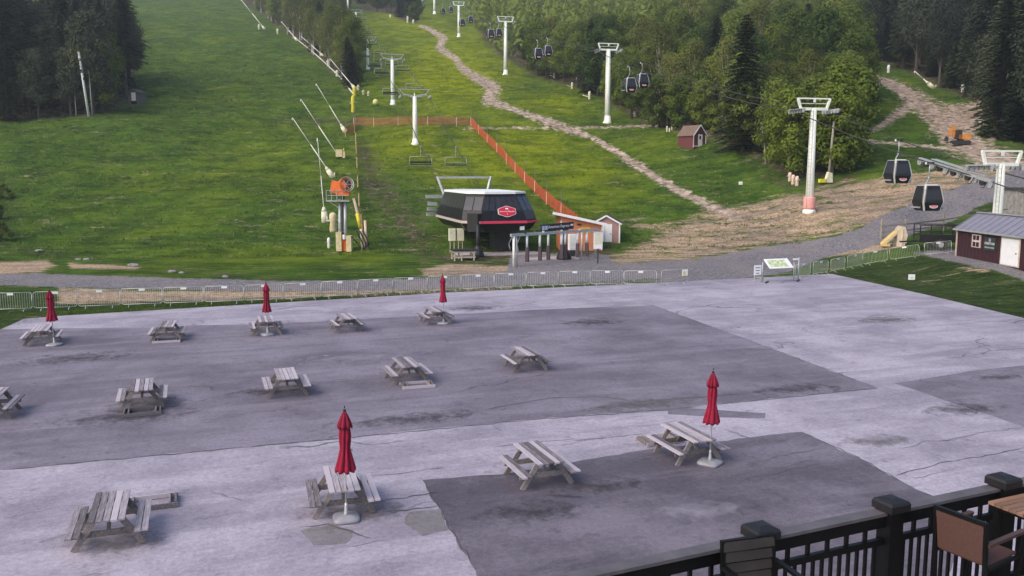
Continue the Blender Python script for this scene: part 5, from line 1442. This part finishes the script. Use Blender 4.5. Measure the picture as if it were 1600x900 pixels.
# hydrants and pads
def hydrant(px, row, hpx, label, m='tan_pad', w=.45, arm=False, lean=0.0):
    b = T(px, row); h = hpx * b.y / F_PX
    root = thing('snow_hydrant', b, rnd.uniform(-.4, .4), label, 'hydrant', 'snowmaking hydrants')
    MB().lathe([(w * .45, -.1), (w * .55, .08 * h), (w * .45, .5 * h), (w * .55, .62 * h), (w * .5, .9 * h), (w * .2, h)], 10).build('body', m, root, True)
    MB().tube((-w * .9, 0, h * .55), (w * .9, 0, h * .6), w * .16, n=7).build('outlet', 'galvanised', root, True)
    if arm: MB().bar((0, 0, h * .25), (-h * .9, 0, h * .55), .16, .12).build('side_pipe', 'lance_metal', root)
    root.rotation_euler[1] = lean
    return root
for a in ((846, 114, 8, 'pale hydrant on the wood edge below the far cabins, upper of four'), (866, 122, 8, 'pale hydrant on the wood edge, second of four'), (894, 139, 10, 'pale hydrant with a side pipe on the wood edge, third of four'), (921, 155, 12, 'pale hydrant with a side pipe just left of the middle gondola tower'), (992, 182, 8, 'white hydrant right of the foot of the middle gondola tower')):
    hydrant(a[0], a[1], a[2], a[3], 'cream_pad', .5, a[0] > 860 and a[0] < 950)
for a in ((1042, 206, 9, 'left of three thin pale stakes left of the red shed'), (1046, 206, 6, 'short middle one of three stakes left of the red shed'), (1050, 203, 9, 'right of three thin pale stakes left of the red shed')): hydrant(a[0], a[1], a[2], a[3], 'cream_pad', .25)
for a in ((1234, 283, 14, 'left of three cream hydrants left of the tall gondola tower'), (1239, 288, 15, 'middle of three cream hydrants left of the tall gondola tower'), (1245, 290, 15, 'right of three cream hydrants left of the tall gondola tower')): hydrant(a[0], a[1], a[2], a[3], 'hydrant_peach', .42) if 'hydrant_peach' in MATS else (mat('hydrant_peach', (.66, .50, .38), .7), hydrant(a[0], a[1], a[2], a[3], 'hydrant_peach', .42))
for a in ((1388, 114, 12, 'white padded hydrant beside the top of the right dirt track'), (1378, 94, 12, 'white hydrant among the spruces above the right track'), (1504, 144, 12, 'white padded hydrant in the dark wood at the right'), (1531, 196, 11, 'white hydrant above the excavator, right of it')): hydrant(a[0], a[1], a[2], a[3], 'plate_white', .6)
for a in ((552, 176, 26, 'yellow padded hydrant tower at the tip of the wooded strip'), (554, 150, 14, 'upper yellow padded hydrant at the tip of the wooded strip')): hydrant(a[0], a[1], a[2], a[3], 'yellow_pad', .75)
for a in ((560, 141, 8, 'leftmost of three small tan stakes beside the yellow hydrants'), (568, 148, 7, 'middle of three small tan stakes beside the yellow hydrants'), (576, 150, 7, 'rightmost of three small tan stakes beside the yellow hydrants')): hydrant(a[0], a[1], a[2], a[3], 'tan_pad', .5)
for a in ((405, 46, 8, 'white hydrant beside the uppermost snow lance'), (434, 53, 8, 'white hydrant below the tall birches on the strip edge'), (513, 104, 12, 'pale hydrant by the pipe along the strip'), (527, 120, 10, 'lower pale hydrant by the pipe along the strip'), (610, 28, 5, 'tiny pale hydrant before the high copse'), (646, 37, 6, 'tiny white hydrant at the right end of the high copse'), (637, 36, 10, 'white hydrant with a lance under the high copse')): hydrant(a[0], a[1], a[2], a[3], 'cream_pad', .8)
b = T(587, 164); bl = thing('foam_pad', b, 0, 'pale yellow rounded pad lying on the grass below the second chairlift tower', 'pad')
MB().lathe([(.3, -.05), (.62, .3), (.60, .8), (.35, 1.15), (.1, 1.25)], 12).build('pad', mat('lime_pad', (.62, .64, .22), .8), bl, True)
# fan gun on its tower
b = T(538, 392); fg_ = thing('fan_snow_gun', b, 0, 'orange fan snow gun on a grey tower with a tan box at its foot', 'snow gun'); k = b.y / F_PX
Hh = 100 * k
for x in (-.32, .22): MB().tube((x - .1, 0, 0), (x, 0, Hh * .80), .17, .15, 9).build('mast', 'galvanised', fg_, True)
MB().box((0, .1, Hh * .5), (.25, .3, Hh * .7)).build('mast_core', 'dark_steel', fg_)
MB().box((-.45, 0, Hh * .78), (2.3, 1.1, .1)).build('platform', 'galvanised', fg_)
for x in (-1.55, -1.05, -.5, .05): MB().bar((x, -.5, Hh * .78), (x, -.5, Hh * .78 + 1.05), .05).build('railing_post', 'galvanised', fg_)
for z in (.55, 1.05): MB().bar((-1.55, -.5, Hh * .78 + z), (.6, -.5, Hh * .78 + z), .05).build('railing_bar', 'galvanised', fg_)
MB().bar((-1.5, 0, Hh * .78), (-.3, 0, Hh * .66), .08).build('platform_brace', 'galvanised', fg_)
MB().box((.05, 0, Hh * .89), (1.3, .9, .35)).build('cradle', 'orange_paint', fg_); MB().box((-.35, 0, Hh * .98), (1.5, .95, 1.15), rot=Matrix.Rotation(R(12), 3, 'Y')).build('motor_housing', 'orange_paint', fg_)
fanc = Vector((.42, -.35, Hh * 1.035)); fd = Vector((.35, -.92, .15)).normalized()
MB().tube(fanc - fd * 1.1 + Vector((-.25, 0, 0)), fanc, .58, .66, 18).build('barrel', 'orange_paint', fg_, True)
ring_ = MB(); n1 = 20
ring_.tube(fanc, fanc + fd * .18, .72, .76, 20, False); ring_.tube(fanc + fd * .18, fanc, .60, .58, 20, False); rg_ = ring_.build('nozzle_ring', 'plate_white', fg_, True)
MB().tube(fanc + fd * .02, fanc + fd * .03, .5, .5, 18).build('fan_mesh', 'dark_steel', fg_); xx = fd.cross(Vector((0, 0, 1))).normalized(); yy = xx.cross(fd)
for t in (0, 1.05, 2.09): MB().bar(fanc + fd * .06 + (xx * math.cos(t) + yy * math.sin(t)) * .5, fanc + fd * .06 - (xx * math.cos(t) + yy * math.sin(t)) * .5, .05).build('fan_blade', 'galvanised', fg_)
MB().box((-.45, -.1, .95), (.55, .8, 1.9)).build('foot_panel', 'tan_pad', fg_); MB().box((.55, -.1, .75), (.5, .8, 1.6)).build('foot_panel', 'tan_pad', fg_); MB().box((.05, .1, .6), (.6, .6, 1.2)).build('foot_core', 'orange_paint', fg_)
MB().tube((.1, -.4, 1.2), (.1, -.4, 1.65), .16, n=9).build('valve', 'plate_white', fg_)
MB().path([(.3, -.3, 1.5), (.9, -.3, 1.4), (1.4, -.3, .8), (1.7, -.3, .3)], .07, 6).build('hose', 'rubber', fg_, True)
b = T(566, 391); hp = thing('hose_stand', b, 0, 'leaning orange and yellow padded poles with hoses right of the fan gun', 'hose stand'); k = b.y / F_PX
MB().tube((-.1, 0, 2.6), (-.75, 0, 5.2), .16, .13, 8).build('upper_pole', 'hydrant_peach', hp, True); MB().tube((-.1, 0, 2.2), (-.42, 0, 3.7), .2, .2, 8).build('pole_pad', 'yellow_pad', hp, True)
MB().tube((.05, 0, 0), (-.1, 0, 2.7), .14, .14, 8).build('lower_pole', 'cream_pad', hp, True); MB().tube((.45, 0, .1), (.35, 0, 3.0), .13, .13, 8).build('lower_pole', 'hydrant_peach', hp, True)
for k2 in range(3): MB().path([(-.5 + .3 * k2, -.2, 2.0), (-.15 + .35 * k2, -.25, 1.2), (.2 + .25 * k2, -.2, .5), (.1, -.2, .1)], .07, 6).build('hose', 'rubber', hp, True)
hydrant(521, 362, 30, 'tan hydrant cluster between the slim lance and the fan gun', 'tan_pad', .8)
hydrant(514, 387, 16, 'short white post in the grass left of the fan gun', 'plate_white', .28)

# ------------------------------------------------------------------ safety netting
def net(pix, hpx, label, m, posts, tall=True, step=None):
    P = [T(*p) for p in pix]; org = P[0].copy(); root = thing('safety_net', org, 0, label, 'net fence', 'net fences round the lift lane')
    seg = []
    for a, b in zip(P[:-1], P[1:]):
        n = max(1, int((b - a).length / 2.0))
        for i in range(n): seg.append(a.lerp(b, i / n))
    seg.append(P[-1]); seg = [ground(p.x, p.y) for p in seg]
    h = 1.6
    vs = []; fs = []
    for i, p in enumerate(seg):
        dz = .12 * math.sin(i * 1.9)
        vs += [p - org + Vector((0, 0, .12)), p - org + Vector((.03 * math.sin(i), 0, h + dz))]
        if i: fs.append((2 * i - 2, 2 * i, 2 * i + 1, 2 * i - 1))
    MB().add(vs, fs).build('netting', m, root)
    k = max(1, round(len(seg) / posts))
    for i in range(0, len(seg), k):
        p = seg[i] - org
        MB().tube(p + Vector((0, 0, -.2)), p + Vector((0, -.04, 1.55)), .085, n=6).build('post_sleeve', 'bamboo', root)
        if tall: MB().tube(p + Vector((0, .05, 0)), p + Vector((.02, .05, 3.1)), .055, .045, 6).build('pole', 'fence_rail', root)
    return root
net([(736, 197), (752, 214), (787, 249), (815, 281), (847, 313), (885, 345), (903, 356)], 16, 'bright orange safety net running down right of the chairlift', 'orange_net', 10)
net([(553, 197), (600, 197), (645, 196), (692, 196), (735, 197)], 14, 'faded reddish net crossing the slope behind the first chairlift tower', 'faded_net', 5)
net([(540, 214), (554, 206), (556, 197)], 16, 'short red net beside the uppermost leaning lance', 'orange_net', 2)
net([(556, 222), (558, 262), (560, 310), (564, 350), (570, 388)], 16, 'red net running down the left side of the lift lane', 'faded_net', 6, False)

# ------------------------------------------------------------------ right side: shed, fence, trailer, slide, excavator
za, zb_ = float(hz(36.9, 71)), 0
ms = thing('maroon_shed', (36.85, 71.0, 1.25), R(1), 'long dark maroon shed with pale metal roof and white door at the right edge', 'shed')
Lh = 12.0
o = MB().rings([[(x, y, z) for x, z in ((0, -.6), (3.4, -.6), (3.4, 2.2), (1.7, 3.35), (0, 2.2))] for y in (0, -Lh)]).build('wall', 'maroon_siding', ms); fix_normals(o)
for k in range(24): MB().box((-.012, -.25 - .5 * k, .9), (.03, .05, 2.5)).build('batten', 'maroon_siding', ms)
for s_ in (-1, 1):
    x0 = 1.7 + s_ * 1.95
    q = [(x0, .25, 2.08), (1.7, .25, 3.40), (1.7, -Lh - .2, 3.40), (x0, -Lh - .2, 2.08)]
    o = MB().slab(q, .06).build('roof', 'grey_roof', ms); fix_normals(o)
for k in range(13): MB().bar((-.25, .2 - .95 * k, 2.16), (1.68, .2 - .95 * k, 3.46), .03, .04).build('roof_seam', 'grey_roof', ms)
MB().bar((1.7, .26, 3.5), (1.7, -Lh, 3.5), .22, .07).build('ridge_cap', 'galvanised', ms)
MB().bar((-.27, .26, 2.10), (-.27, -Lh, 2.10), .05, .13).build('gutter', 'galvanised', ms)
MB().box((-.01, .0, .9), (.12, .12, 2.5)).build('corner_trim', 'pale_timber', ms)
def wy(px):                                               # distance along the long wall for a photograph column
    return 36.85 * F_PX / (px - 800) - 71.0
w0, w1 = wy(1520), wy(1533); wc = (w0 + w1) / 2
wf = MB().box((-.03, wc, 1.36), (.08, abs(w1 - w0), 1.02)).build('window', 'pink_trim', ms) if 'pink_trim' in MATS else MB().box((-.03, wc, 1.36), (.08, abs(w1 - w0), 1.02)).build('window', mat('pink_trim', (.55, .42, .40), .6), ms)
ww = abs(w1 - w0)
for zc, hh in ((1.62, .36), (1.10, .36)):
    for s_ in (-1, 1): MB().box((-.072, wc + s_ * ww * .2, zc), (.02, ww * .32, hh)).build('pane', 'window_dark', wf)
s0, s1 = wy(1539), wy(1556); sg = MB().box((-.04, (s0 + s1) / 2, 1.28), (.05, abs(s1 - s0), 1.0)).build('wall_sign', 'sign_slate', ms) if 'sign_slate' in MATS else MB().box((-.04, (s0 + s1) / 2, 1.28), (.05, abs(s1 - s0), 1.0)).build('wall_sign', mat('sign_slate', (.03, .045, .045), .5), ms)
text_mesh('sign_lettering', 'STRATTON', .26, 'plate_white', sg, (-.07, (s0 + s1) / 2, 1.30), (R(90), 0, R(-90)), .006)
MB().box((-.07, (s0 + s1) / 2, 1.0), (.01, abs(s1 - s0) * .85, .10)).build('sign_line', 'galvanised', sg)
MB().tube((-.06, (s0 + s1) / 2, 1.58), (-.075, (s0 + s1) / 2, 1.58), .15, n=14).build('sign_mark', 'galvanised', sg)
d0, d1 = wy(1566), wy(1592); dc = (d0 + d1) / 2; dw = abs(d1 - d0)
MB().box((-.02, dc, .92), (.06, dw + .3, 2.15)).build('door_frame', 'pale_timber', ms)
dr = MB().box((-.05, dc, .90), (.06, dw, 1.95)).build('door', 'plate_white', ms); MB().box((-.10, dc - dw * .4, .85), (.06, .08, .1)).build('handle', 'dark_steel', dr)
# stone building corner beyond the near gondola tower
sc_ = thing('stone_building', (49.3, 81.0, float(hz(49, 81)) - .5), 0, 'corner of a stone building at the right edge behind the maroon shed', 'building')
MB().box((3, 3, 2.0), (6, 6, 4.6)).build('wall', 'stone', sc_); MB().box((3, 3, 4.4), (6.4, 6.4, .2)).build('roof', 'dark_shingle', sc_)
for k in range(6): MB().box((-.02, .4 + .02 * k, .2 + .72 * k), (.12, .7, .34)).build('corner_stone', 'rock', sc_)
# post and rail fence
FP = [(1376, 372, 32), (1413, 369, 28), (1473, 362, 34)]
fb = [T(a, b) for a, b, c in FP]; org = fb[0].copy(); fr = thing('rail_fence', org, 0, 'wooden post and rail fence beside the gravel road', 'fence')
for p, (a, b, c) in zip(fb, FP):
    h = c * p.y / F_PX * .95; MB().tube(p - org + Vector((0, 0, -.2)), p - org + Vector((.06, 0, h)), .11, .1, 8).build('post', 'pole_wood', fr)
for i in range(2):
    for z in (.55, 1.15): MB().bar(fb[i] - org + Vector((0, -.05, z)), fb[i + 1] - org + Vector((0, -.05, z)), .10, .17).build('rail', 'fence_rail', fr)
e_ = fb[2] + Vector((7, 1.5, 0)); e_ = ground(e_.x, e_.y)
for z in (.55, 1.15): MB().bar(fb[2] - org + Vector((0, -.05, z)), e_ - org + Vector((0, 0, z)), .07, .12).build('rail', 'fence_rail', fr)
# toy slide
sl = thing('play_slide', T(1403, 385), R(-6), 'tan plastic play slide standing on the grass behind the barriers', 'slide')
MB().rings([[(-.15, y, 0), (.55, y, 0), (.80, y, 1.0), (.55, y, 1.75), (.2, y, 1.85), (-.05, y, 1.6)] for y in (-.05, .05)]).build('side_panel', 'slide_cream', sl)
MB().rings([[(-.15, y, 0), (.55, y, 0), (.80, y, 1.0), (.55, y, 1.75), (.2, y, 1.85), (-.05, y, 1.6)] for y in (.75, .85)]).build('side_panel', 'slide_cream', sl)
MB().slab([(-1.15, .0, .12), (-.05, .0, 1.25), (-.05, .8, 1.25), (-1.15, .8, .12)], .08).build('chute', 'slide_plastic', sl)
for y in (-.02, .82): MB().bar((-1.25, y, .18), (0.05, y, 1.45), .08, .22).build('chute_wall', 'slide_plastic', sl)
MB().box((-1.0, .4, .1), (.6, .9, .22)).build('chute_foot', 'slide_plastic', sl); MB().bar((.3, -.09, 0), (.35, -.09, 1.6), .14, .06).build('column', 'slide_plastic', sl)
for z in (.35, .75, 1.15): MB().bar((.72, 0, z), (.72, .8, z), .08).build('rung', 'slide_plastic', sl)
# utility trailer
tr_ = thing('utility_trailer', T(1463, 389), R(-9), 'black mesh-sided utility trailer parked beside the maroon shed', 'trailer'); tr_.scale = (1.35,) * 3
MB().box((0, 0, .55), (2.6, 1.4, .12)).build('bed', 'black_paint', tr_)
MB().box((-.1, -.68, .78), (2.3, .05, .42)).build('side_panel', 'black_paint', tr_)
for x in (-1.25, -.6, .05, .7, 1.25): MB().bar((x, -.68, .5), (x, -.68, 1.6), .06).build('upright', 'black_paint', tr_)
for x in (-1.25, 1.25): MB().bar((x, .68, .5), (x, .68, 1.6), .06).build('upright', 'black_paint', tr_)
for z in (1.1, 1.58): MB().bar((-1.28, -.68, z), (1.28, -.68, z), .055).build('side_rail', 'black_paint', tr_); MB().bar((-1.28, .68, z), (1.28, .68, z), .055).build('side_rail', 'black_paint', tr_)
MB().bar((1.25, -.68, 1.58), (1.75, -.68, .7), .05).build('ramp_stay', 'black_paint', tr_)
for y in (-.78, .78):
    w = MB().tube((0, y - .1, .34), (0, y + .1, .34), .34, n=16).build('wheel', 'rubber', tr_, True); MB().tube((0, y - .11, .34), (0, y + .11, .34), .17, n=12).build('rim', 'galvanised', w)
MB().bar((-1.3, 0, .5), (-2.3, 0, .45), .1).build('drawbar', 'black_paint', tr_)
MB().box((.9, -.2, .72), (.9, .8, .06)).build('tarp', 'galvanised', tr_)
# excavator on the right track
ex = thing('excavator', T(1500, 226), R(-15), 'orange excavator parked on the dirt track at the right', 'excavator'); ex.scale = (.78,) * 3
for y in (-.8, .8):
    MB().rings([[(-1.5, y + q, .15), (-1.2, y + q, 0), (1.2, y + q, 0), (1.5, y + q, .15), (1.6, y + q, .5), (1.3, y + q, .75), (-1.3, y + q, .75), (-1.6, y + q, .5)] for q in (-.22, .22)]).build('track', 'rubber', ex)
MB().tube((0, 0, .7), (0, 0, .95), .6, n=14).build('turntable', 'dark_steel', ex)
MB().box((.55, 0, 1.35), (2.0, 1.9, .8)).build('engine_housing', 'excavator_orange', ex)
MB().rings([[(-1.1 + i_, y, z) for i_, z in ((0, .95), (1.2, .95), (1.15, 2.5), (.2, 2.5))] for y in (-.95, -.05)]).build('cab', 'window_dark', ex)
MB().box((-.45, -.5, 2.54), (1.2, 1.0, .08)).build('cab_roof', 'dark_steel', ex)
MB().bar((-.9, .4, 1.2), (-1.25, .4, 3.4), .42, .5).build('boom', 'excavator_orange', ex); MB().bar((-1.25, .4, 3.4), (-2.0, .4, 1.5), .34, .4).build('stick', 'excavator_orange', ex)
MB().rings([[(-2.6, y, .7), (-2.0, y, .6), (-1.95, y, 1.35), (-2.35, y, 1.5)] for y in (.0, .8)]).build('bucket', 'dark_steel', ex)
MB().tube((-1.0, .4, 1.7), (-1.5, .4, 2.6), .08, n=7).build('ram', 'galvanised', ex)
# wooden utility pole with a lamp
b = T(1294, 283); tp = D(1303, 190, b.y); up_ = thing('utility_pole', b, 0, 'leaning wooden utility pole right of the tall gondola tower', 'pole'); d = tp - b
MB().tube((0, 0, -.4), d, .17, .13, 9).build('shaft', 'pole_wood', up_, True); MB().tube(d * .4 + Vector((.35, -.1, 0)), d * .4 + Vector((.5, -.1, 0)), .13, n=9).build('lamp', 'plate_white', up_); MB().bar(d * .4, d * .4 + Vector((.4, -.1, 0)), .06).build('bracket', 'dark_steel', up_)
pd = thing('pole_padding', T(1290, 285) + Vector((0, -.6, 0)), .2, 'cream and yellow foam pads at the foot of the utility pole', 'pad')
MB().rings([[(-.5, y, 0), (.5, y, 0), (.4, y, 1.15), (-.1, y, 1.3)] for y in (-.4, .1)]).build('tall_pad', 'cream_pad', pd); MB().box((-.75, -.15, .22), (.9, .5, .45)).build('low_pad', 'yellow_pad', pd)
# small signs on the grass
for px, row, h, lab in ((1157, 291, .5, 'small white marker sign on the slope right of the dirt track'), (1424, 440, .42, 'small white box sign on the dark lawn')):
    s_ = thing('lawn_sign', T(px, row), 0, lab, 'sign'); MB().box((0, 0, h * .8), (.48, .05, .4)).build('face', 'plate_white', s_); MB().bar((0, .03, -.1), (0, .03, h * .9), .04).build('stake', 'dark_steel', s_); MB().box((.0, -.03, h * .7), (.2, .01, .1)).build('print', 'map_green', s_)
# loose rocks along the ditch
rk = random.Random(4)
for i, (px, row, sz, lab) in enumerate(((61, 393, .30, 'pale rock highest up by the ditch at the left'), (122, 406, .22, 'left of two small pale rocks by the ditch'), (136, 406, .26, 'right of two small pale rocks by the ditch'), (208, 416, .34, 'pale rock at the end of the straw patch'), (268, 425, .25, 'first flat rock by the road below the left slope'), (284, 427, .2, 'second flat rock by the road below the left slope'), (352, 433, .2, 'lone flat rock at the road edge below the left slope'), (1186, 437, .3, 'pale stone beside the slanted map board'))):
    bm = bmesh.new(); bmesh.ops.create_icosphere(bm, subdivisions=2, radius=sz)
    for v in bm.verts: v.co = Vector((v.co.x * 1.4, v.co.y, v.co.z * .6)) * rk.uniform(.78, 1.12)
    me = bpy.data.meshes.new('rock'); bm.to_mesh(me); bm.free(); me.materials.append(M('rock'))
    o = bpy.data.objects.new('rock', me); COL.objects.link(o); o.location = T(px, row) + Vector((0, 0, sz * .2)); tag(o, lab, 'rock', 'loose rocks')

# ------------------------------------------------------------------ deck railing, chairs and table in the foreground
RT = 4.75                                                 # height of the rail top above the plaza
p1, p2, p3 = G(1188, 843, RT), G(1395, 803, RT), G(1567, 762, RT)
rd = (p3 - p1); rd.z = 0; rdn = rd.normalized(); RZ = math.atan2(rd.y, rd.x); sp = (p3 - p1).length / 2
dk = thing('deck_railing', (p1.x, p1.y, RT), RZ, 'black metal deck railing with square post caps across the lower right corner', 'railing')
n0, n1 = -1, 4
for k in range(n0, n1 + 1):
    x = k * sp if k >= 0 else -1.8 * sp
    p_ = MB().box((x, 0, -.55), (.17, .17, 1.16)).build('post', 'rail_black', dk)
    c_ = MB().rings([[(x + a * f, b * f, z) for a, b in ((-.125, -.125), (.125, -.125), (.125, .125), (-.125, .125))] for f, z in ((1, .03), (1, .10), (.9, .125), (.35, .15))]).build('post_cap', 'rail_cap', p_) if 'rail_cap' in MATS else MB().rings([[(x + a * f, b * f, z) for a, b in ((-.125, -.125), (.125, -.125), (.125, .125), (-.125, .125))] for f, z in ((1, .03), (1, .10), (.9, .125), (.35, .15))]).build('post_cap', mat('rail_cap', (.012, .011, .013), .5), p_)
bal = MB().box((0, 0, 0), (.028, .028, .72)).build('baluster', 'rail_black', dk); bal.location = (-1.8 * sp + .14, 0, -.66); bmesh_lo = bal.data
blk = MB().box((0, 0, 0), (.035, .03, .115)).build('upper_block', 'rail_black', dk); blk.location = (-1.8 * sp + .14, 0, -.195)
for k in range(n0, n1):
    x0, x1 = (k * sp if k >= 0 else -1.8 * sp) + .085, (k + 1) * sp - .085; xm = (x0 + x1) / 2
    MB().box((xm, .03, .0), (x1 - x0, .14, .032)).build('top_rail', 'rail_sky_sheen', dk)
    MB().box((xm, 0, -.08), (x1 - x0, .045, .115)).build('upper_rail', 'rail_black', dk)
    MB().box((xm, 0, -.285), (x1 - x0, .045, .065)).build('middle_rail', 'rail_black', dk)
    MB().box((xm, 0, -1.02), (x1 - x0, .045, .06)).build('bottom_rail', 'rail_black', dk)
    nb_ = int((x1 - x0) / .105)
    for i in range(1, nb_):
        o = bpy.data.objects.new('baluster', bmesh_lo); COL.objects.link(o); o.parent = dk; o.location = (x0 + (x1 - x0) * i / nb_, 0, -.66)
    for i in range(1, nb_ // 2):
        o = bpy.data.objects.new('upper_block', blk.data); COL.objects.link(o); o.parent = dk; o.location = (x0 + (x1 - x0) * i / (nb_ // 2), 0, -.195)
FL = RT - 1.08
deck = thing('deck', (p1.x, p1.y, FL), RZ); deck['kind'] = 'structure'
for j in range(22):
    MB().box((1.8, -.0 - .146 * j, -.03), (9.0, .138, .04)).build('deck_board', 'deck_board', deck)
MB().box((1.8, .13, -.16), (9.0, .06, .3)).build('deck_fascia', 'rail_black', deck)
for x in (-2.4, 1.8, 6.0): MB().box((x, .0, -1.95), (.2, .2, 3.5)).build('deck_column', 'rail_black', deck)
def deck_pt(px, row, z): return G(px, row, z)
def bar_chair(loc, rz, label, back, slats, arms='arm_brown'):
    root = thing('bar_chair', loc, rz, label, 'chair', 'chairs on the deck')
    # faces local +x; seat .74 high, back 1.17
    for x, y in ((-.24, -.25), (-.24, .25), (.26, -.25), (.26, .25)):
        top = 1.17 if x < 0 else .98
        MB().bar((x, y, 0), (x - (.07 if x < 0 else 0), y, top), .035).build('leg', 'rail_black', root)
    if slats:
        for k in range(4): MB().box((-.30, 0, .83 + .10 * k), (.025, .50, .085), rot=Matrix.Rotation(R(-8), 3, 'Y')).build('back_slat', back, root)
        for k in range(5): MB().box((-.2 + .11 * k, 0, .74), (.098, .48, .025)).build('seat_slat', back, root)
    else:
        MB().slab([(-.255, .235, .76), (-.255, -.235, .76), (-.315, -.235, 1.15), (-.315, .235, 1.15)], .018).build('back_sling', back, root)
        MB().slab([(-.24, -.235, .73), (.26, -.235, .75), (.26, .235, .75), (-.24, .235, .73)], .018).build('seat_sling', back, root)
    MB().bar((-.315, -.265, 1.165), (-.315, .265, 1.165), .04).build('top_bar', 'rail_black', root)
    for y in (-.26, .26):
        MB().bar((-.29, y, .96), (.30, y, .98), .05, .03).build('armrest', arms, root); MB().bar((-.25, y, .72), (.27, y, .74), .03).build('side_bar', 'rail_black', root); MB().bar((-.25, y, .28), (.27, y, .28), .025).build('stretcher', 'rail_black', root)
    for x in (-.24, .26): MB().bar((x, -.25, .32), (x, .25, .32), .03).build('foot_bar', 'rail_black', root)
    return root
mat('arm_brown', (.07, .038, .032), .6)
g = G(1501, 808, FL + 1.15); ca = R(30)
bar_chair((g.x + .31 * math.cos(ca), g.y + .31 * math.sin(ca), FL), ca, 'brown sling bar chair with armrests beside the deck railing', 'sling_brown', False)
g = G(1169, 846, FL + 1.15); ca = RZ + R(262)
bar_chair((g.x + .31 * math.cos(ca), g.y + .31 * math.sin(ca), FL), ca, 'dark slat-backed bar chair whose top peeks in at the bottom edge', 'chair_slat', True, 'rail_black')
g = G(1543, 782, FL + 1.03)
tb = thing('bar_table', (g.x, g.y, FL), RZ, 'high slatted brown table at the lower right corner', 'table')
for k in range(11): MB().box((.48, -.05 - .078 * k, 1.015), (.98, .07, .03)).build('tabletop_slat', 'table_slat', tb)
MB().box((.48, -.43, .985), (.94, .84, .03)).build('top_frame', 'rail_black', tb)
for x in (.06, .9):
    for y in (-.07, -.80): MB().box((x, y, .49), (.05, .05, .98)).build('leg', 'rail_black', tb)

# ------------------------------------------------------------------ damp morning air
hm = bpy.data.materials.new('haze'); hm.use_nodes = True; hn = hm.node_tree
for n_ in list(hn.nodes):
    if n_.type == 'BSDF_PRINCIPLED': hn.nodes.remove(n_)
pv = hn.nodes.new('ShaderNodeVolumePrincipled'); pv.inputs['Color'].default_value = (.84, .92, 1.0, 1); pv.inputs['Density'].default_value = HAZE; pv.inputs['Anisotropy'].default_value = .2
hn.links.new(pv.outputs[0], hn.nodes['Material Output'].inputs['Volume']); MATS['haze'] = hm
hb_ = MB().box((0, 410, 110), (2300, 960, 236)).build('haze', 'haze'); hb_['kind'] = 'stuff'; hb_['label'] = 'thin pale morning haze in the air'
